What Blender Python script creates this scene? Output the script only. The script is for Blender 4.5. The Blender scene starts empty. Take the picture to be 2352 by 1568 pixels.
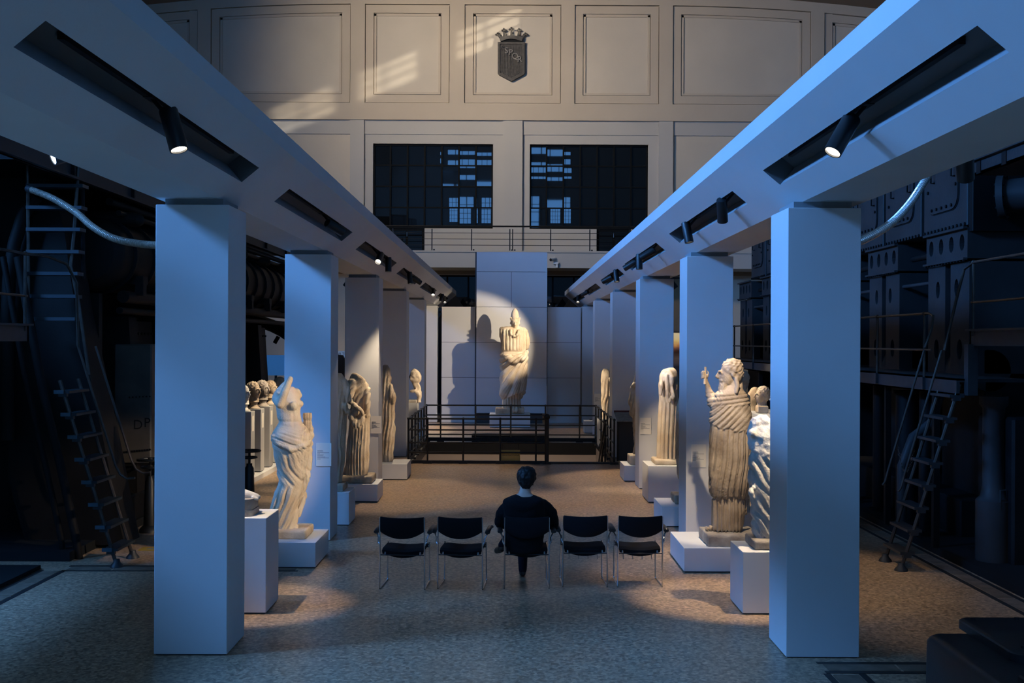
import bpy, bmesh, math, random
import numpy as np
from mathutils import Vector, Matrix, Euler
random.seed(7)
rng = np.random.default_rng(7)
SC = bpy.context.scene
COL = SC.collection
PI = math.pi
# ------------------------------------------------------------------ camera
H = 2.81                      # eye height above the hall floor
F = 2500.0                    # focal length in pixels of the 2352 px wide frame
VPX, VPY, ROLL = 1172.0, 783.0, 0.0048
cd = bpy.data.cameras.new('camera'); cam = bpy.data.objects.new('camera', cd); COL.objects.link(cam)
cd.sensor_width = 36.0; cd.lens = 36.0 * F / 2352.0; cd.clip_start = 0.05; cd.clip_end = 200
cam.matrix_world = (Matrix.Translation((0, 0, H)) @ Matrix.Rotation(-(1176 - VPX) / F, 4, 'Z')
                    @ Matrix.Rotation(PI / 2 + (VPY - 784) / F, 4, 'X') @ Matrix.Rotation(ROLL, 4, 'Z'))
SC.camera = cam
SC.view_settings.view_transform = 'Standard'; SC.view_settings.look = 'None'
SC.view_settings.exposure = 0.0; SC.view_settings.gamma = 1.0; SC.view_settings.use_curve_mapping = False

def at(px, py, Y):
    "a measured point of the photograph, at the distance Y down the hall"
    u, w = px - VPX, py - VPY
    u, w = u + w * ROLL, w - u * ROLL
    return Vector((u * Y / F, Y, H - w * Y / F))
def fl(px, py, z=0.0):
    w = (py - VPY) - (px - VPX) * ROLL
    return at(px, py, F * (H - z) / w)

# ------------------------------------------------------------------ world, sun, daylight
W = bpy.data.worlds.new('sky'); SC.world = W; W.use_nodes = True
wb = W.node_tree.nodes['Background']; wb.inputs[0].default_value = (0.35, 0.55, 1.0, 1); wb.inputs[1].default_value = 0.12

def lamp(name, kind, loc, target, energy, color, **kw):
    l = bpy.data.lights.new(name, kind); l.energy = energy; l.color = color
    for k, v in kw.items(): setattr(l, k, v)
    o = bpy.data.objects.new(name, l); COL.objects.link(o)
    d = Vector(target) - Vector(loc)
    o.matrix_world = Matrix.Translation(loc) @ d.to_track_quat('-Z', 'Y').to_matrix().to_4x4()
    return o
BLUE = (0.105, 0.355, 0.97)
# low winter sun through the roof lantern
SUN_D = Vector((-0.75, 0.55, -0.32)).normalized()
lamp('sun', 'SUN', (30, 10, 30), Vector((30, 10, 30)) + SUN_D, 2.4, (1.0, 0.93, 0.80), angle=math.radians(1.2))
# daylight through the tall windows of the left wall, then an added roof lamp
lamp('daylight_left_front', 'AREA', (-16.0, 6.2, 12.2), (0, 9.0, 3.0), 6900, BLUE, shape='RECTANGLE', size=4.5, size_y=3.6)
lamp('daylight_left_middle', 'AREA', (-16.0, 20.0, 12.2), (3, 20.0, 3.0), 2500, BLUE, shape='RECTANGLE', size=17, size_y=3.0, spread=math.radians(105))
lamp('added_roof_lamp', 'AREA', (-11.0, 29.0, 16.6), (1.5, 46.3, 13.6), 520, (1.0, 0.87, 0.68), shape='RECTANGLE', size=3.5, size_y=1.6, spread=math.radians(71))  # unseen lamp added to brighten the end wall
lamp('balcony_uplight', 'AREA', (-7.2, 44.8, 0.3), (-7.2, 45.6, 4.0), 25, (1.0, 0.8, 0.55), shape='RECTANGLE', size=3, size_y=0.5)

# ------------------------------------------------------------------ materials
MATS = {}
def mat(name, col, rough=0.6, metal=0.0, var=0.0, vscale=3.0, bump=0.0, bscale=40.0, col2=None, emit=None, estr=1.0, spec=0.5, detail=4.0):
    if name in MATS: return MATS[name]
    m = bpy.data.materials.new(name); m.use_nodes = True; nt = m.node_tree; b = nt.nodes['Principled BSDF']
    b.inputs['Roughness'].default_value = rough; b.inputs['Metallic'].default_value = metal
    b.inputs['Specular IOR Level'].default_value = spec
    b.inputs['Base Color'].default_value = (*col, 1)
    tc = nt.nodes.new('ShaderNodeTexCoord')
    if var or col2:
        n = nt.nodes.new('ShaderNodeTexNoise'); n.inputs['Scale'].default_value = vscale; n.inputs['Detail'].default_value = detail
        nt.links.new(tc.outputs['Object'], n.inputs['Vector'])
        r = nt.nodes.new('ShaderNodeValToRGB'); r.color_ramp.elements[0].position = 0.35; r.color_ramp.elements[1].position = 0.68
        c2 = col2 or tuple(c * (1 - var) for c in col)
        r.color_ramp.elements[0].color = (*c2, 1); r.color_ramp.elements[1].color = (*col, 1)
        nt.links.new(n.outputs['Fac'], r.inputs['Fac']); nt.links.new(r.outputs['Color'], b.inputs['Base Color'])
    if bump:
        n2 = nt.nodes.new('ShaderNodeTexNoise'); n2.inputs['Scale'].default_value = bscale; n2.inputs['Detail'].default_value = 5
        nt.links.new(tc.outputs['Object'], n2.inputs['Vector'])
        bp = nt.nodes.new('ShaderNodeBump'); bp.inputs['Strength'].default_value = bump; bp.inputs['Distance'].default_value = 0.02
        nt.links.new(n2.outputs['Fac'], bp.inputs['Height']); nt.links.new(bp.outputs['Normal'], b.inputs['Normal'])
    if emit:
        b.inputs['Emission Color'].default_value = (*emit, 1); b.inputs['Emission Strength'].default_value = estr
    MATS[name] = m
    return m
WHITE = mat('white paint', (0.66, 0.66, 0.66), 0.75, var=0.05, vscale=1.2, bump=0.05, bscale=60)
PEDW = mat('pedestal paint', (0.70, 0.70, 0.69), 0.7, var=0.05, vscale=2.0)
GREYP = mat('grey pedestal paint', (0.42, 0.42, 0.41), 0.75, var=0.06)
RECESS = mat('dark recess', (0.055, 0.06, 0.065), 0.8)
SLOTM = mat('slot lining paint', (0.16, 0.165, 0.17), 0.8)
BLACK = mat('black lamp metal', (0.012, 0.012, 0.013), 0.42, 0.0)
BIRON = mat('black iron', (0.014, 0.014, 0.015), 0.45, 0.3, var=0.3, vscale=8)
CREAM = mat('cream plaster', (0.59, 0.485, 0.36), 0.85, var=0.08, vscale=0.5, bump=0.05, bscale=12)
CREAM_IN = mat('pale plaster panel', (0.64, 0.545, 0.42), 0.85, var=0.07, vscale=0.6, bump=0.06, bscale=12)
GREYW = mat('grey white plaster', (0.53, 0.485, 0.42), 0.85, var=0.05, vscale=0.5)
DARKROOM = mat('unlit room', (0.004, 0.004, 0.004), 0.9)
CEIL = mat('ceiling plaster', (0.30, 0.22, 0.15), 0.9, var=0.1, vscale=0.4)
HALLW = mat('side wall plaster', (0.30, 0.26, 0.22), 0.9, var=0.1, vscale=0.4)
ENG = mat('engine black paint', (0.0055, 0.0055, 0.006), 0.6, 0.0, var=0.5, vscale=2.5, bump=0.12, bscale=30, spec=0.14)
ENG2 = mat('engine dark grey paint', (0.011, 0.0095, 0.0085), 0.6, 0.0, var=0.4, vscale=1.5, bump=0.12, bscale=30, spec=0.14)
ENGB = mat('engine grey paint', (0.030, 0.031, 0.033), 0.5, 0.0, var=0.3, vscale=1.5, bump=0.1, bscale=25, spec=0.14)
STEEL = mat('worn rail steel', (0.07, 0.055, 0.045), 0.4, 0.6, var=0.4, vscale=10)
TREAD = mat('tread steel', (0.026, 0.028, 0.031), 0.5, 0.3, var=0.3, vscale=8)
CHROME = mat('chrome', (0.62, 0.64, 0.67), 0.16, 1.0)
HOSE = mat('hose metal', (0.85, 0.83, 0.80), 0.28, 0.7, var=0.3, vscale=30)
SEATF = mat('black upholstery', (0.008, 0.008, 0.010), 0.9, bump=0.1, bscale=300, spec=0.2)
PLAST = mat('black plastic', (0.012, 0.012, 0.013), 0.35)
LENS = mat('lit lamp lens', (1, 1, 1), 0.3, emit=(1.0, 0.90, 0.74), estr=9.0)
LENSB = mat('cold lit lamp lens', (1, 1, 1), 0.3, emit=(0.75, 0.88, 1.0), estr=5.0)
CARD = mat('pale label card', (0.84, 0.78, 0.68), 0.8)
INK = mat('grey print', (0.22, 0.21, 0.19), 0.8)
DGLASS = mat('dark window glass', (0.006, 0.007, 0.008), 0.015, spec=0.9)
FRAME = mat('window iron', (0.003, 0.004, 0.0045), 0.7, spec=0.15)
PITW = mat('pit plaster', (0.42, 0.34, 0.27), 0.85, var=0.06, vscale=1.5)
def marble(name, c, dark, vs=3.0):
    return mat(name, c, 0.62, var=0.4, vscale=vs, col2=dark, bump=0.35, bscale=45, spec=0.3, detail=6)
M_CREAM = marble('cream marble', (0.74, 0.64, 0.50), (0.56, 0.43, 0.29))
M_WHITE = marble('white marble', (0.72, 0.70, 0.66), (0.56, 0.52, 0.46))
M_BROWN = marble('brown marble', (0.46, 0.37, 0.27), (0.25, 0.19, 0.135), 4.0)
M_TAN = marble('tan marble', (0.66, 0.54, 0.39), (0.44, 0.32, 0.20), 3.5)
M_GREY = marble('grey stone', (0.40, 0.36, 0.31), (0.24, 0.20, 0.165), 6.0)

def floor_material():
    m = bpy.data.materials.new('terrazzo'); m.use_nodes = True; nt = m.node_tree; b = nt.nodes['Principled BSDF']
    tc = nt.nodes.new('ShaderNodeTexCoord')
    v = nt.nodes.new('ShaderNodeTexVoronoi'); v.inputs['Scale'].default_value = 34
    n = nt.nodes.new('ShaderNodeTexNoise'); n.inputs['Scale'].default_value = 20; n.inputs['Detail'].default_value = 6; n.inputs['Roughness'].default_value = 0.7
    n2 = nt.nodes.new('ShaderNodeTexNoise'); n2.inputs['Scale'].default_value = 0.9; n2.inputs['Detail'].default_value = 3
    for x in (v, n, n2): nt.links.new(tc.outputs['Object'], x.inputs['Vector'])
    r = nt.nodes.new('ShaderNodeValToRGB'); r.color_ramp.elements[0].color = (0.250, 0.175, 0.115, 1); r.color_ramp.elements[1].color = (0.56, 0.405, 0.275, 1)
    r.color_ramp.elements[0].position = 0.15; r.color_ramp.elements[1].position = 0.95
    nt.links.new(v.outputs['Color'], r.inputs['Fac'])
    r2 = nt.nodes.new('ShaderNodeValToRGB'); r2.color_ramp.elements[0].position = 0.33; r2.color_ramp.elements[1].position = 0.67
    r2.color_ramp.elements[0].color = (0.50, 0.48, 0.47, 1); r2.color_ramp.elements[1].color = (1.3, 1.25, 1.18, 1)
    nt.links.new(n.outputs['Fac'], r2.inputs['Fac'])
    mx = nt.nodes.new('ShaderNodeMix'); mx.data_type = 'RGBA'; mx.blend_type = 'MULTIPLY'; mx.inputs['Factor'].default_value = 1.0
    nt.links.new(r.outputs['Color'], mx.inputs['A']); nt.links.new(r2.outputs['Color'], mx.inputs['B'])
    nt.links.new(mx.outputs['Result'], b.inputs['Base Color'])
    rr = nt.nodes.new('ShaderNodeMapRange'); rr.inputs['To Min'].default_value = 0.26; rr.inputs['To Max'].default_value = 0.42
    nt.links.new(n2.outputs['Fac'], rr.inputs['Value']); nt.links.new(rr.outputs['Result'], b.inputs['Roughness'])
    b.inputs['Specular IOR Level'].default_value = 0.4
    return m
TERRAZZO = floor_material()

# ------------------------------------------------------------------ mesh helpers
class MB:
    "collects shapes in one list of vertices and faces"
    def __init__(s): s.v = []; s.f = []
    def add(s, vs, fs):
        o = len(s.v); s.v += [tuple(p) for p in vs]; s.f += [tuple(i + o for i in f) for f in fs]; return s
    def box(s, x0, x1, y0, y1, z0, z1, m=None):
        vs = [Vector((x, y, z)) for z in (z0, z1) for y in (y0, y1) for x in (x0, x1)]
        if m is not None: vs = [m @ p for p in vs]
        return s.add(vs, [(0, 2, 3, 1), (4, 5, 7, 6), (0, 1, 5, 4), (2, 6, 7, 3), (0, 4, 6, 2), (1, 3, 7, 5)])
    def bbox(s, x0, x1, y0, y1, z0, z1, b=0.01):
        "box with chamfered vertical and top edges"
        ring = [(x0 + b, y0), (x1 - b, y0), (x1, y0 + b), (x1, y1 - b), (x1 - b, y1), (x0 + b, y1), (x0, y1 - b), (x0, y0 + b)]
        cx, cy = (x0 + x1) / 2, (y0 + y1) / 2
        sx, sy = 1 - 2 * b / max(abs(x1 - x0), 1e-6), 1 - 2 * b / max(abs(y1 - y0), 1e-6)
        ins = [(cx + (x - cx) * sx, cy + (y - cy) * sy) for x, y in ring]
        vs = [(x, y, z0) for x, y in ring] + [(x, y, z1 - b) for x, y in ring] + [(x, y, z1) for x, y in ins]
        fs = [tuple(range(7, -1, -1)), tuple(range(16, 24))]
        for k in (0, 8):
            fs += [(k + i, k + (i + 1) % 8, k + 8 + (i + 1) % 8, k + 8 + i) for i in range(8)]
        return s.add(vs, fs)
    def cyl(s, p0, p1, r0, r1=None, n=12, caps=True):
        p0, p1 = Vector(p0), Vector(p1); r1 = r0 if r1 is None else r1
        d = (p1 - p0).normalized(); a = d.orthogonal().normalized(); b = d.cross(a)
        vs = []
        for p, r in ((p0, r0), (p1, r1)):
            vs += [p + (a * math.cos(2 * PI * i / n) + b * math.sin(2 * PI * i / n)) * r for i in range(n)]
        fs = [(i, (i + 1) % n, n + (i + 1) % n, n + i) for i in range(n)]
        if caps: fs += [tuple(range(n - 1, -1, -1)), tuple(range(n, 2 * n))]
        return s.add(vs, fs)
    def tube(s, pts, r, n=8, closed=False, caps=True):
        pts = [Vector(p) for p in pts]; m = len(pts)
        rs = r if isinstance(r, (list, tuple)) else [r] * m
        t0 = (pts[1] - pts[0]).normalized(); a = t0.orthogonal().normalized(); vs = []
        for i, p in enumerate(pts):
            if closed: t = (pts[(i + 1) % m] - pts[i - 1]).normalized()
            else: t = (pts[min(i + 1, m - 1)] - pts[max(i - 1, 0)]).normalized()
            a = (a - t * a.dot(t)).normalized(); b = t.cross(a)
            vs += [p + (a * math.cos(2 * PI * k / n) + b * math.sin(2 * PI * k / n)) * rs[i] for k in range(n)]
        fs = []
        for i in range(m if closed else m - 1):
            j = (i + 1) % m
            fs += [(i * n + k, i * n + (k + 1) % n, j * n + (k + 1) % n, j * n + k) for k in range(n)]
        if caps and not closed: fs += [tuple(range(n - 1, -1, -1)), tuple((m - 1) * n + k for k in range(n))]
        return s.add(vs, fs)
    def ball(s, c, r, sc=(1, 1, 1), n=12, m=8, rot=None):
        c = Vector(c); vs = []; fs = []
        for i in range(m + 1):
            th = PI * i / m
            for k in range(n):
                p = Vector((math.sin(th) * math.cos(2 * PI * k / n) * sc[0], math.sin(th) * math.sin(2 * PI * k / n) * sc[1], math.cos(th) * sc[2])) * r
                vs.append(c + (rot @ p if rot is not None else p))
        for i in range(m):
            for k in range(n):
                fs.append((i * n + k, (i + 1) * n + k, (i + 1) * n + (k + 1) % n, i * n + (k + 1) % n))
        return s.add(vs, fs)
    def prism(s, poly, ax, a, b):
        "closed polygon (list of 2d points) extruded along axis ax from a to b; the 2d plane is the other two axes in x,y,z order"
        n = len(poly)
        def P(p, t):
            return {'x': (t, p[0], p[1]), 'y': (p[0], t, p[1]), 'z': (p[0], p[1], t)}[ax]
        vs = [P(p, a) for p in poly] + [P(p, b) for p in poly]
        return s.add(vs, [tuple(range(n)), tuple(range(2 * n - 1, n - 1, -1))] + [(i, n + i, n + (i + 1) % n, (i + 1) % n) for i in range(n)])
    def lathe(s, prof, c, n=20, axis=(0, 0, 1)):
        d = Vector(axis).normalized(); a = d.orthogonal().normalized(); b = d.cross(a); c = Vector(c); vs = []
        for r, h in prof:
            vs += [c + d * h + (a * math.cos(2 * PI * k / n) + b * math.sin(2 * PI * k / n)) * r for k in range(n)]
        fs = []
        for i in range(len(prof) - 1):
            fs += [(i * n + k, i * n + (k + 1) % n, (i + 1) * n + (k + 1) % n, (i + 1) * n + k) for k in range(n)]
        fs += [tuple(range(n - 1, -1, -1)), tuple((len(prof) - 1) * n + k for k in range(n))]
        return s.add(vs, fs)
    def loft(s, rings):
        n = len(rings[0]); vs = [p for r in rings for p in r]; fs = []
        for i in range(len(rings) - 1):
            fs += [(i * n + k, i * n + (k + 1) % n, (i + 1) * n + (k + 1) % n, (i + 1) * n + k) for k in range(n)]
        fs += [tuple(range(n - 1, -1, -1)), tuple((len(rings) - 1) * n + k for k in range(n))]
        return s.add(vs, fs)
    def mesh(s, name, off=(0, 0, 0)):
        me = bpy.data.meshes.new(name); o = Vector(off)
        me.from_pydata([tuple(Vector(p) - o) for p in s.v], [], s.f)
        bm = bmesh.new(); bm.from_mesh(me); bmesh.ops.recalc_face_normals(bm, faces=bm.faces); bm.to_mesh(me); bm.free()
        return me

def put(name, me, material, parent=None, origin=(0, 0, 0), smooth=False):
    o = bpy.data.objects.new(name, me); COL.objects.link(o)
    if material is not None:
        me.materials.clear(); me.materials.append(material)
    if smooth:
        me.polygons.foreach_set('use_smooth', [True] * len(me.polygons))
        if smooth != 'all':
            try: me.set_sharp_from_angle(angle=math.radians(40))
            except Exception: pass
    if parent is not None: o.parent = parent
    o.location = origin
    return o
def wloc(o):
    l = Vector(o.location)
    while o.parent is not None: o = o.parent; l += Vector(o.location)
    return l
def part(name, mb, material, parent, smooth=False):
    "a part whose shape is given in world coordinates; parents are not rotated while building"
    base = wloc(parent)
    return put(name, mb.mesh(name, base), material, parent, (0, 0, 0), smooth)
def tag(o, label, cat, group=None, kind=None):
    o['label'] = label; o['category'] = cat
    if group: o['group'] = group
    if kind: o['kind'] = kind
    return o
def thing(name, label, cat, loc=(0, 0, 0), group=None):
    o = bpy.data.objects.new(name, None); COL.objects.link(o); o.location = loc; o.empty_display_size = 0.1
    return tag(o, label, cat, group)
def solo(name, mb, material, label, cat, origin=(0, 0, 0), group=None, smooth=False):
    return tag(put(name, mb.mesh(name, origin), material, None, origin, smooth), label, cat, group)
def struct(name, mb, material, parent=None, smooth=False):
    o = put(name, mb.mesh(name), material, parent, (0, 0, 0), smooth)
    if parent is None: o['kind'] = 'structure'
    return o
def dup(root, loc, rotz=0.0, label=None, group=None):
    r = root.copy(); COL.objects.link(r); r.location = loc; r.rotation_euler = (0, 0, rotz)
    if label: r['label'] = label
    if group: r['group'] = group
    for ch in list(root.children):
        c = ch.copy(); COL.objects.link(c); c.parent = r
        for g in list(ch.children):
            d = g.copy(); COL.objects.link(d); d.parent = c
    return r
def text_mesh(body, size, depth=0.004, align='CENTER', shear=0.0):
    cu = bpy.data.curves.new('lettering', 'FONT'); cu.body = body; cu.size = size; cu.extrude = depth; cu.align_x = align; cu.align_y = 'CENTER'; cu.shear = shear
    cu.resolution_u = 3
    o = bpy.data.objects.new('lettering', cu); COL.objects.link(o)
    me = bpy.data.meshes.new_from_object(o.evaluated_get(bpy.context.evaluated_depsgraph_get()))
    bpy.data.objects.remove(o); bpy.data.curves.remove(cu)
    return me
def put_text(name, body, size, loc, rot, material, parent, depth=0.004, shear=0.0, align='CENTER'):
    me = text_mesh(body, size, depth, align, shear); me.name = name
    o = put(name, me, material, parent)
    o.location = Vector(loc) - wloc(parent); o.rotation_euler = rot
    return o
# ================================================================== the setting
PX0, PX1, PY0, PY1 = -2.30, 2.37, 25.1, 29.9           # stairwell opening in the floor
mb = MB()
for x0, x1, y0, y1 in ((-17, 17, -7, PY0), (-17, PX0, PY0, PY1), (PX1, 17, PY0, PY1), (-17, 17, PY1, 47)):
    mb.add([(x0, y0, 0), (x1, y0, 0), (x1, y1, 0), (x0, y1, 0)], [(0, 1, 2, 3)])
floor = struct('floor', mb, TERRAZZO)
# border inlays: dark strips with pale tiles between them, each tile its own piece
TILE = mat('inlay tile', (0.22, 0.16, 0.115), 0.55, var=0.3, vscale=6, col2=(0.12, 0.088, 0.06), spec=.25)
TILED = mat('inlay strip', (0.022, 0.020, 0.020), 0.5)
def inlay(p0, p1, width):
    p0, p1 = Vector(p0), Vector(p1); d = (p1 - p0); L = d.length; d.normalize(); nrm = Vector((-d.y, d.x))
    n = max(1, round(L / 0.62))
    for k in (0, 1):
        a = p0 + nrm * (width * k); m = MB()
        q = [a - nrm * 0.03 - d * 0.03, a + d * (L + 0.03) - nrm * 0.03, a + d * (L + 0.03) + nrm * 0.03, a + nrm * 0.03 - d * 0.03]
        m.prism([tuple(v) for v in q], 'z', 0.0, 0.003); struct('inlay_strip', m, TILED, floor)
    for i in range(n):
        a, b = p0 + d * (L * i / n + 0.012), p0 + d * (L * (i + 1) / n - 0.012); m = MB()
        m.prism([tuple(v) for v in (a + nrm * 0.04, b + nrm * 0.04, b + nrm * (width - 0.04), a + nrm * (width - 0.04))], 'z', 0.0, 0.004)
        struct('floor_tile', m, TILE, floor)
inlay((-5.40, 8.6), (-5.40, 13.2), 0.28)
inlay((-5.40, 13.2), (-2.6, 13.25), 0.28)
inlay((5.35, 23.0), (5.35, 9.54), 0.26)
inlay((2.73, 9.27), (5.3, 9.27), 0.27)
inlay((2.70, 9.20), (2.70, 6.5), 0.30)
# raised engine beds
struct('trim_1', MB().box(-17, -5.72, 9.0, 13.3, 0, 0.05), mat('engine bed', (0.009, 0.010, 0.011), 0.8, spec=0.15), None)
struct('trim_2', MB().box(-16.4, -5.55, 13.75, 31, 0, 0.12), mat('engine bed', (0.009, 0.010, 0.011), 0.8), None)
struct('trim_3', MB().box(5.68, 16.4, 9.8, 31, 0, 0.10), mat('engine bed', (0.009, 0.010, 0.011), 0.8), None)

# stairwell below the floor
mb = MB()
mb.box(PX0 - 0.2, PX1 + 0.2, PY1, PY1 + 0.2, -3, -0.30)
mb.box(PX0 - 0.2, PX0, PY0, PY1, -3, -0.02); mb.box(PX1, PX1 + 0.2, PY0, PY1, -3, -0.02)
mb.box(PX0 - 0.2, PX1 + 0.2, PY0 - 0.2, PY0, -3, -0.02)
struct('wall_stairwell', mb, PITW)
struct('floor_lower', MB().box(PX0 - 0.2, PX1 + 0.2, PY0 - 0.2, PY1 + 0.2, -3.1, -3.0), PITW)
struct('trim_4', MB().box(PX0, PX1, PY1 - 0.06, PY1, -0.30, 0.02), DARKROOM)      # slab edge on the far side
struct('trim_5', MB().box(PX0 - 0.1, PX1 + 0.1, PY0 - 0.12, PY0 + 0.02, 0.0, 0.035), BIRON)
struct('trim_6', MB().box(PX0, PX0 + 0.04, PY0, PY1, -0.25, 0.02), BIRON)
struct('trim_7', MB().box(PX1 - 0.04, PX1, PY0, PY1, -0.06, 0.02), BIRON)
lamp('stairwell_lamp', 'AREA', (0, 25.6, -1.2), (0, 30, -0.4), 60, (1.0, 0.80, 0.62), shape='RECTANGLE', size=3.5, size_y=0.6)
st = thing('staircase', 'black iron stair going down through the fenced floor opening', 'stairs', (1.7, 25.2, 0))
for k in range(11):
    part('step', MB().box(1.05, 2.25, 25.15 + k * 0.30, 25.43 + k * 0.30, -0.22 - k * 0.20, -0.18 - k * 0.20), BIRON, st)
for x in (1.0, 2.27):
    part('stringer', MB().prism([(25.12, -0.12), (25.12, -0.35), (28.5, -2.6), (28.5, -2.3)], 'x', x, x + 0.05), BIRON, st)

# ---------------------------------------------------------------- end wall
WY = 46.3
def wx(px): return (px - VPX) * WY / F
def wz(py): return H + (VPY - py) * WY / F
def zceil(x): return 17.80 - 0.0034 * x * x
def zpanel(x): return wz(13) - 0.0062 * max(0.0, abs(x) - 6.6) ** 2
def slab(x0, x1, z0, z1, d, back=WY):
    return MB().box(x0, x1, WY - d, back, z0, z1)
WIN = [(wx(855), wx(1130.5)), (wx(1215), wx(1487))]
WZ0, WZ1 = wz(525), wz(331)
DOOR = [(wx(892), wx(974)), (wx(1369), wx(1449))]
BZ0, BZ1 = wz(608) + 0.25, 6.49
GX, GZ0, GZ1 = 3.6, 0.9, wz(632)
mb = MB()
def rects(holes, x0, x1, z0, z1):
    "split a rectangle around holes"
    xs = sorted({x0, x1, *[h[0] for h in holes], *[h[1] for h in holes]}); zs = sorted({z0, z1, *[h[2] for h in holes], *[h[3] for h in holes]})
    for i in range(len(xs) - 1):
        for j in range(len(zs) - 1):
            cx, cz = (xs[i] + xs[i + 1]) / 2, (zs[j] + zs[j + 1]) / 2
            if not any(h[0] < cx < h[1] and h[2] < cz < h[3] for h in holes): yield xs[i], xs[i + 1], zs[j], zs[j + 1]
holes = [(*w, WZ0, WZ1) for w in WIN] + [(*d, BZ1, WZ0) for d in DOOR] + [(-GX, GX, GZ0, GZ1)]
for r in rects(holes, -17, 17, 0, 18.2):
    mb.box(r[0], r[1], WY, WY + 0.45, r[2], r[3])
wall_back = struct('wall_back', mb, CREAM_IN)
wp = lambda name, m, mt=CREAM: struct(name, m, mt, wall_back)
def arch(x0, x1, z0, top, d, off=0.0, n=10):
    xs = [x0 + (x1 - x0) * i / n for i in range(n + 1)]
    return MB().prism([(x0, z0), (x1, z0)] + [(x, top(x) - off) for x in reversed(xs)], 'y', WY - d, WY)
PZ0 = wz(239)
PAN = [(wx(300), wx(453)), (wx(483), wx(803)), (wx(836), wx(1030)), (wx(1064), wx(1285)), (wx(1316), wx(1510)), (wx(1541), wx(1858)), (wx(1888), wx(2050))]
edges = [-17.0] + [v for p in PAN for v in p] + [17.0]
for i in range(0, len(edges), 2):
    wp('pilaster', arch(edges[i], edges[i + 1], PZ0, zceil, 0.15, -0.2))
for x0, x1 in PAN:
    n = 10; xs = [x0 + (x1 - x0) * i / n for i in range(n + 1)]
    wp('frieze', MB().prism([(x, zpanel(x)) for x in xs] + [(x, zceil(x) + 0.2) for x in reversed(xs)], 'y', WY - 0.15, WY))
    w = 0.36
    f = MB(); d = 0.085; e = 0.028; X0, X1, Z0 = x0 + e, x1 - e, PZ0 + e
    f.box(X0, x0 + w, WY - d, WY, Z0, zpanel(x0) - e); f.box(x1 - w, X1, WY - d, WY, Z0, zpanel(x1) - e)
    f.box(x0 + w, x1 - w, WY - d, WY, Z0, PZ0 + w)
    xi = [x0 + w + (x1 - x0 - 2 * w) * i / n for i in range(n + 1)]
    f.prism([(x, zpanel(x) - w) for x in xi] + [(x, zpanel(x) - e) for x in reversed(xi)], 'y', WY - d, WY)
    wp('panel_frame', f)
    g = MB(); d = 0.05; q = 0.09; w += 0.028; a0, a1 = x0 + w, x1 - w; xi = [a0 + (a1 - a0) * i / n for i in range(n + 1)]
    g.box(a0, a0 + q, WY - d, WY, PZ0 + w, zpanel(a0) - w); g.box(a1 - q, a1, WY - d, WY, PZ0 + w, zpanel(a1) - w)
    g.box(a0 + q, a1 - q, WY - d, WY, PZ0 + w, PZ0 + w + q)
    g.prism([(x, zpanel(x) - w - q) for x in xi] + [(x, zpanel(x) - w) for x in reversed(xi)], 'y', WY - d, WY)
    wp('panel_moulding', g)
wp('upper_band', slab(-17, 17, wz(263), PZ0, 0.15)); wp('cornice', slab(-17, 17, wz(278), wz(263), 0.19))
# lower tier around the two windows
LZ0, LZ1 = BZ1, wz(278)
for a, b in ((wx(803), wx(835)), (wx(1153), wx(1198)), (wx(1510), wx(1543))):
    wp('pilaster', slab(a, b, LZ0, LZ1, 0.14), GREYW)
for a, b in ((-17, wx(803)), (wx(835), wx(1153)), (wx(1198), wx(1510)), (wx(1543), 17)):
    wp('upper_band', slab(a, b, wz(310), LZ1, 0.06), GREYW)
for a, b in ((wx(835), WIN[0][0]), (WIN[0][1], wx(1153)), (wx(1198), WIN[1][0]), (WIN[1][1], wx(1510))):
    wp('window_surround', slab(a, b, WZ0, wz(310), 0.012), GREYW)
for (a, b) in WIN:
    wp('window_surround', slab(a, b, WZ1, wz(310), 0.012), GREYW)
wp('apron', slab(DOOR[0][1], DOOR[1][0], BZ1, WZ0 - 0.02, 0.01), GREYW)
wp('apron', slab(-17, DOOR[0][0], BZ1, WZ0 - 0.02, 0.01), GREYW); wp('apron', slab(DOOR[1][1], 17, BZ1, WZ0 - 0.02, 0.01), GREYW)

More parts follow.
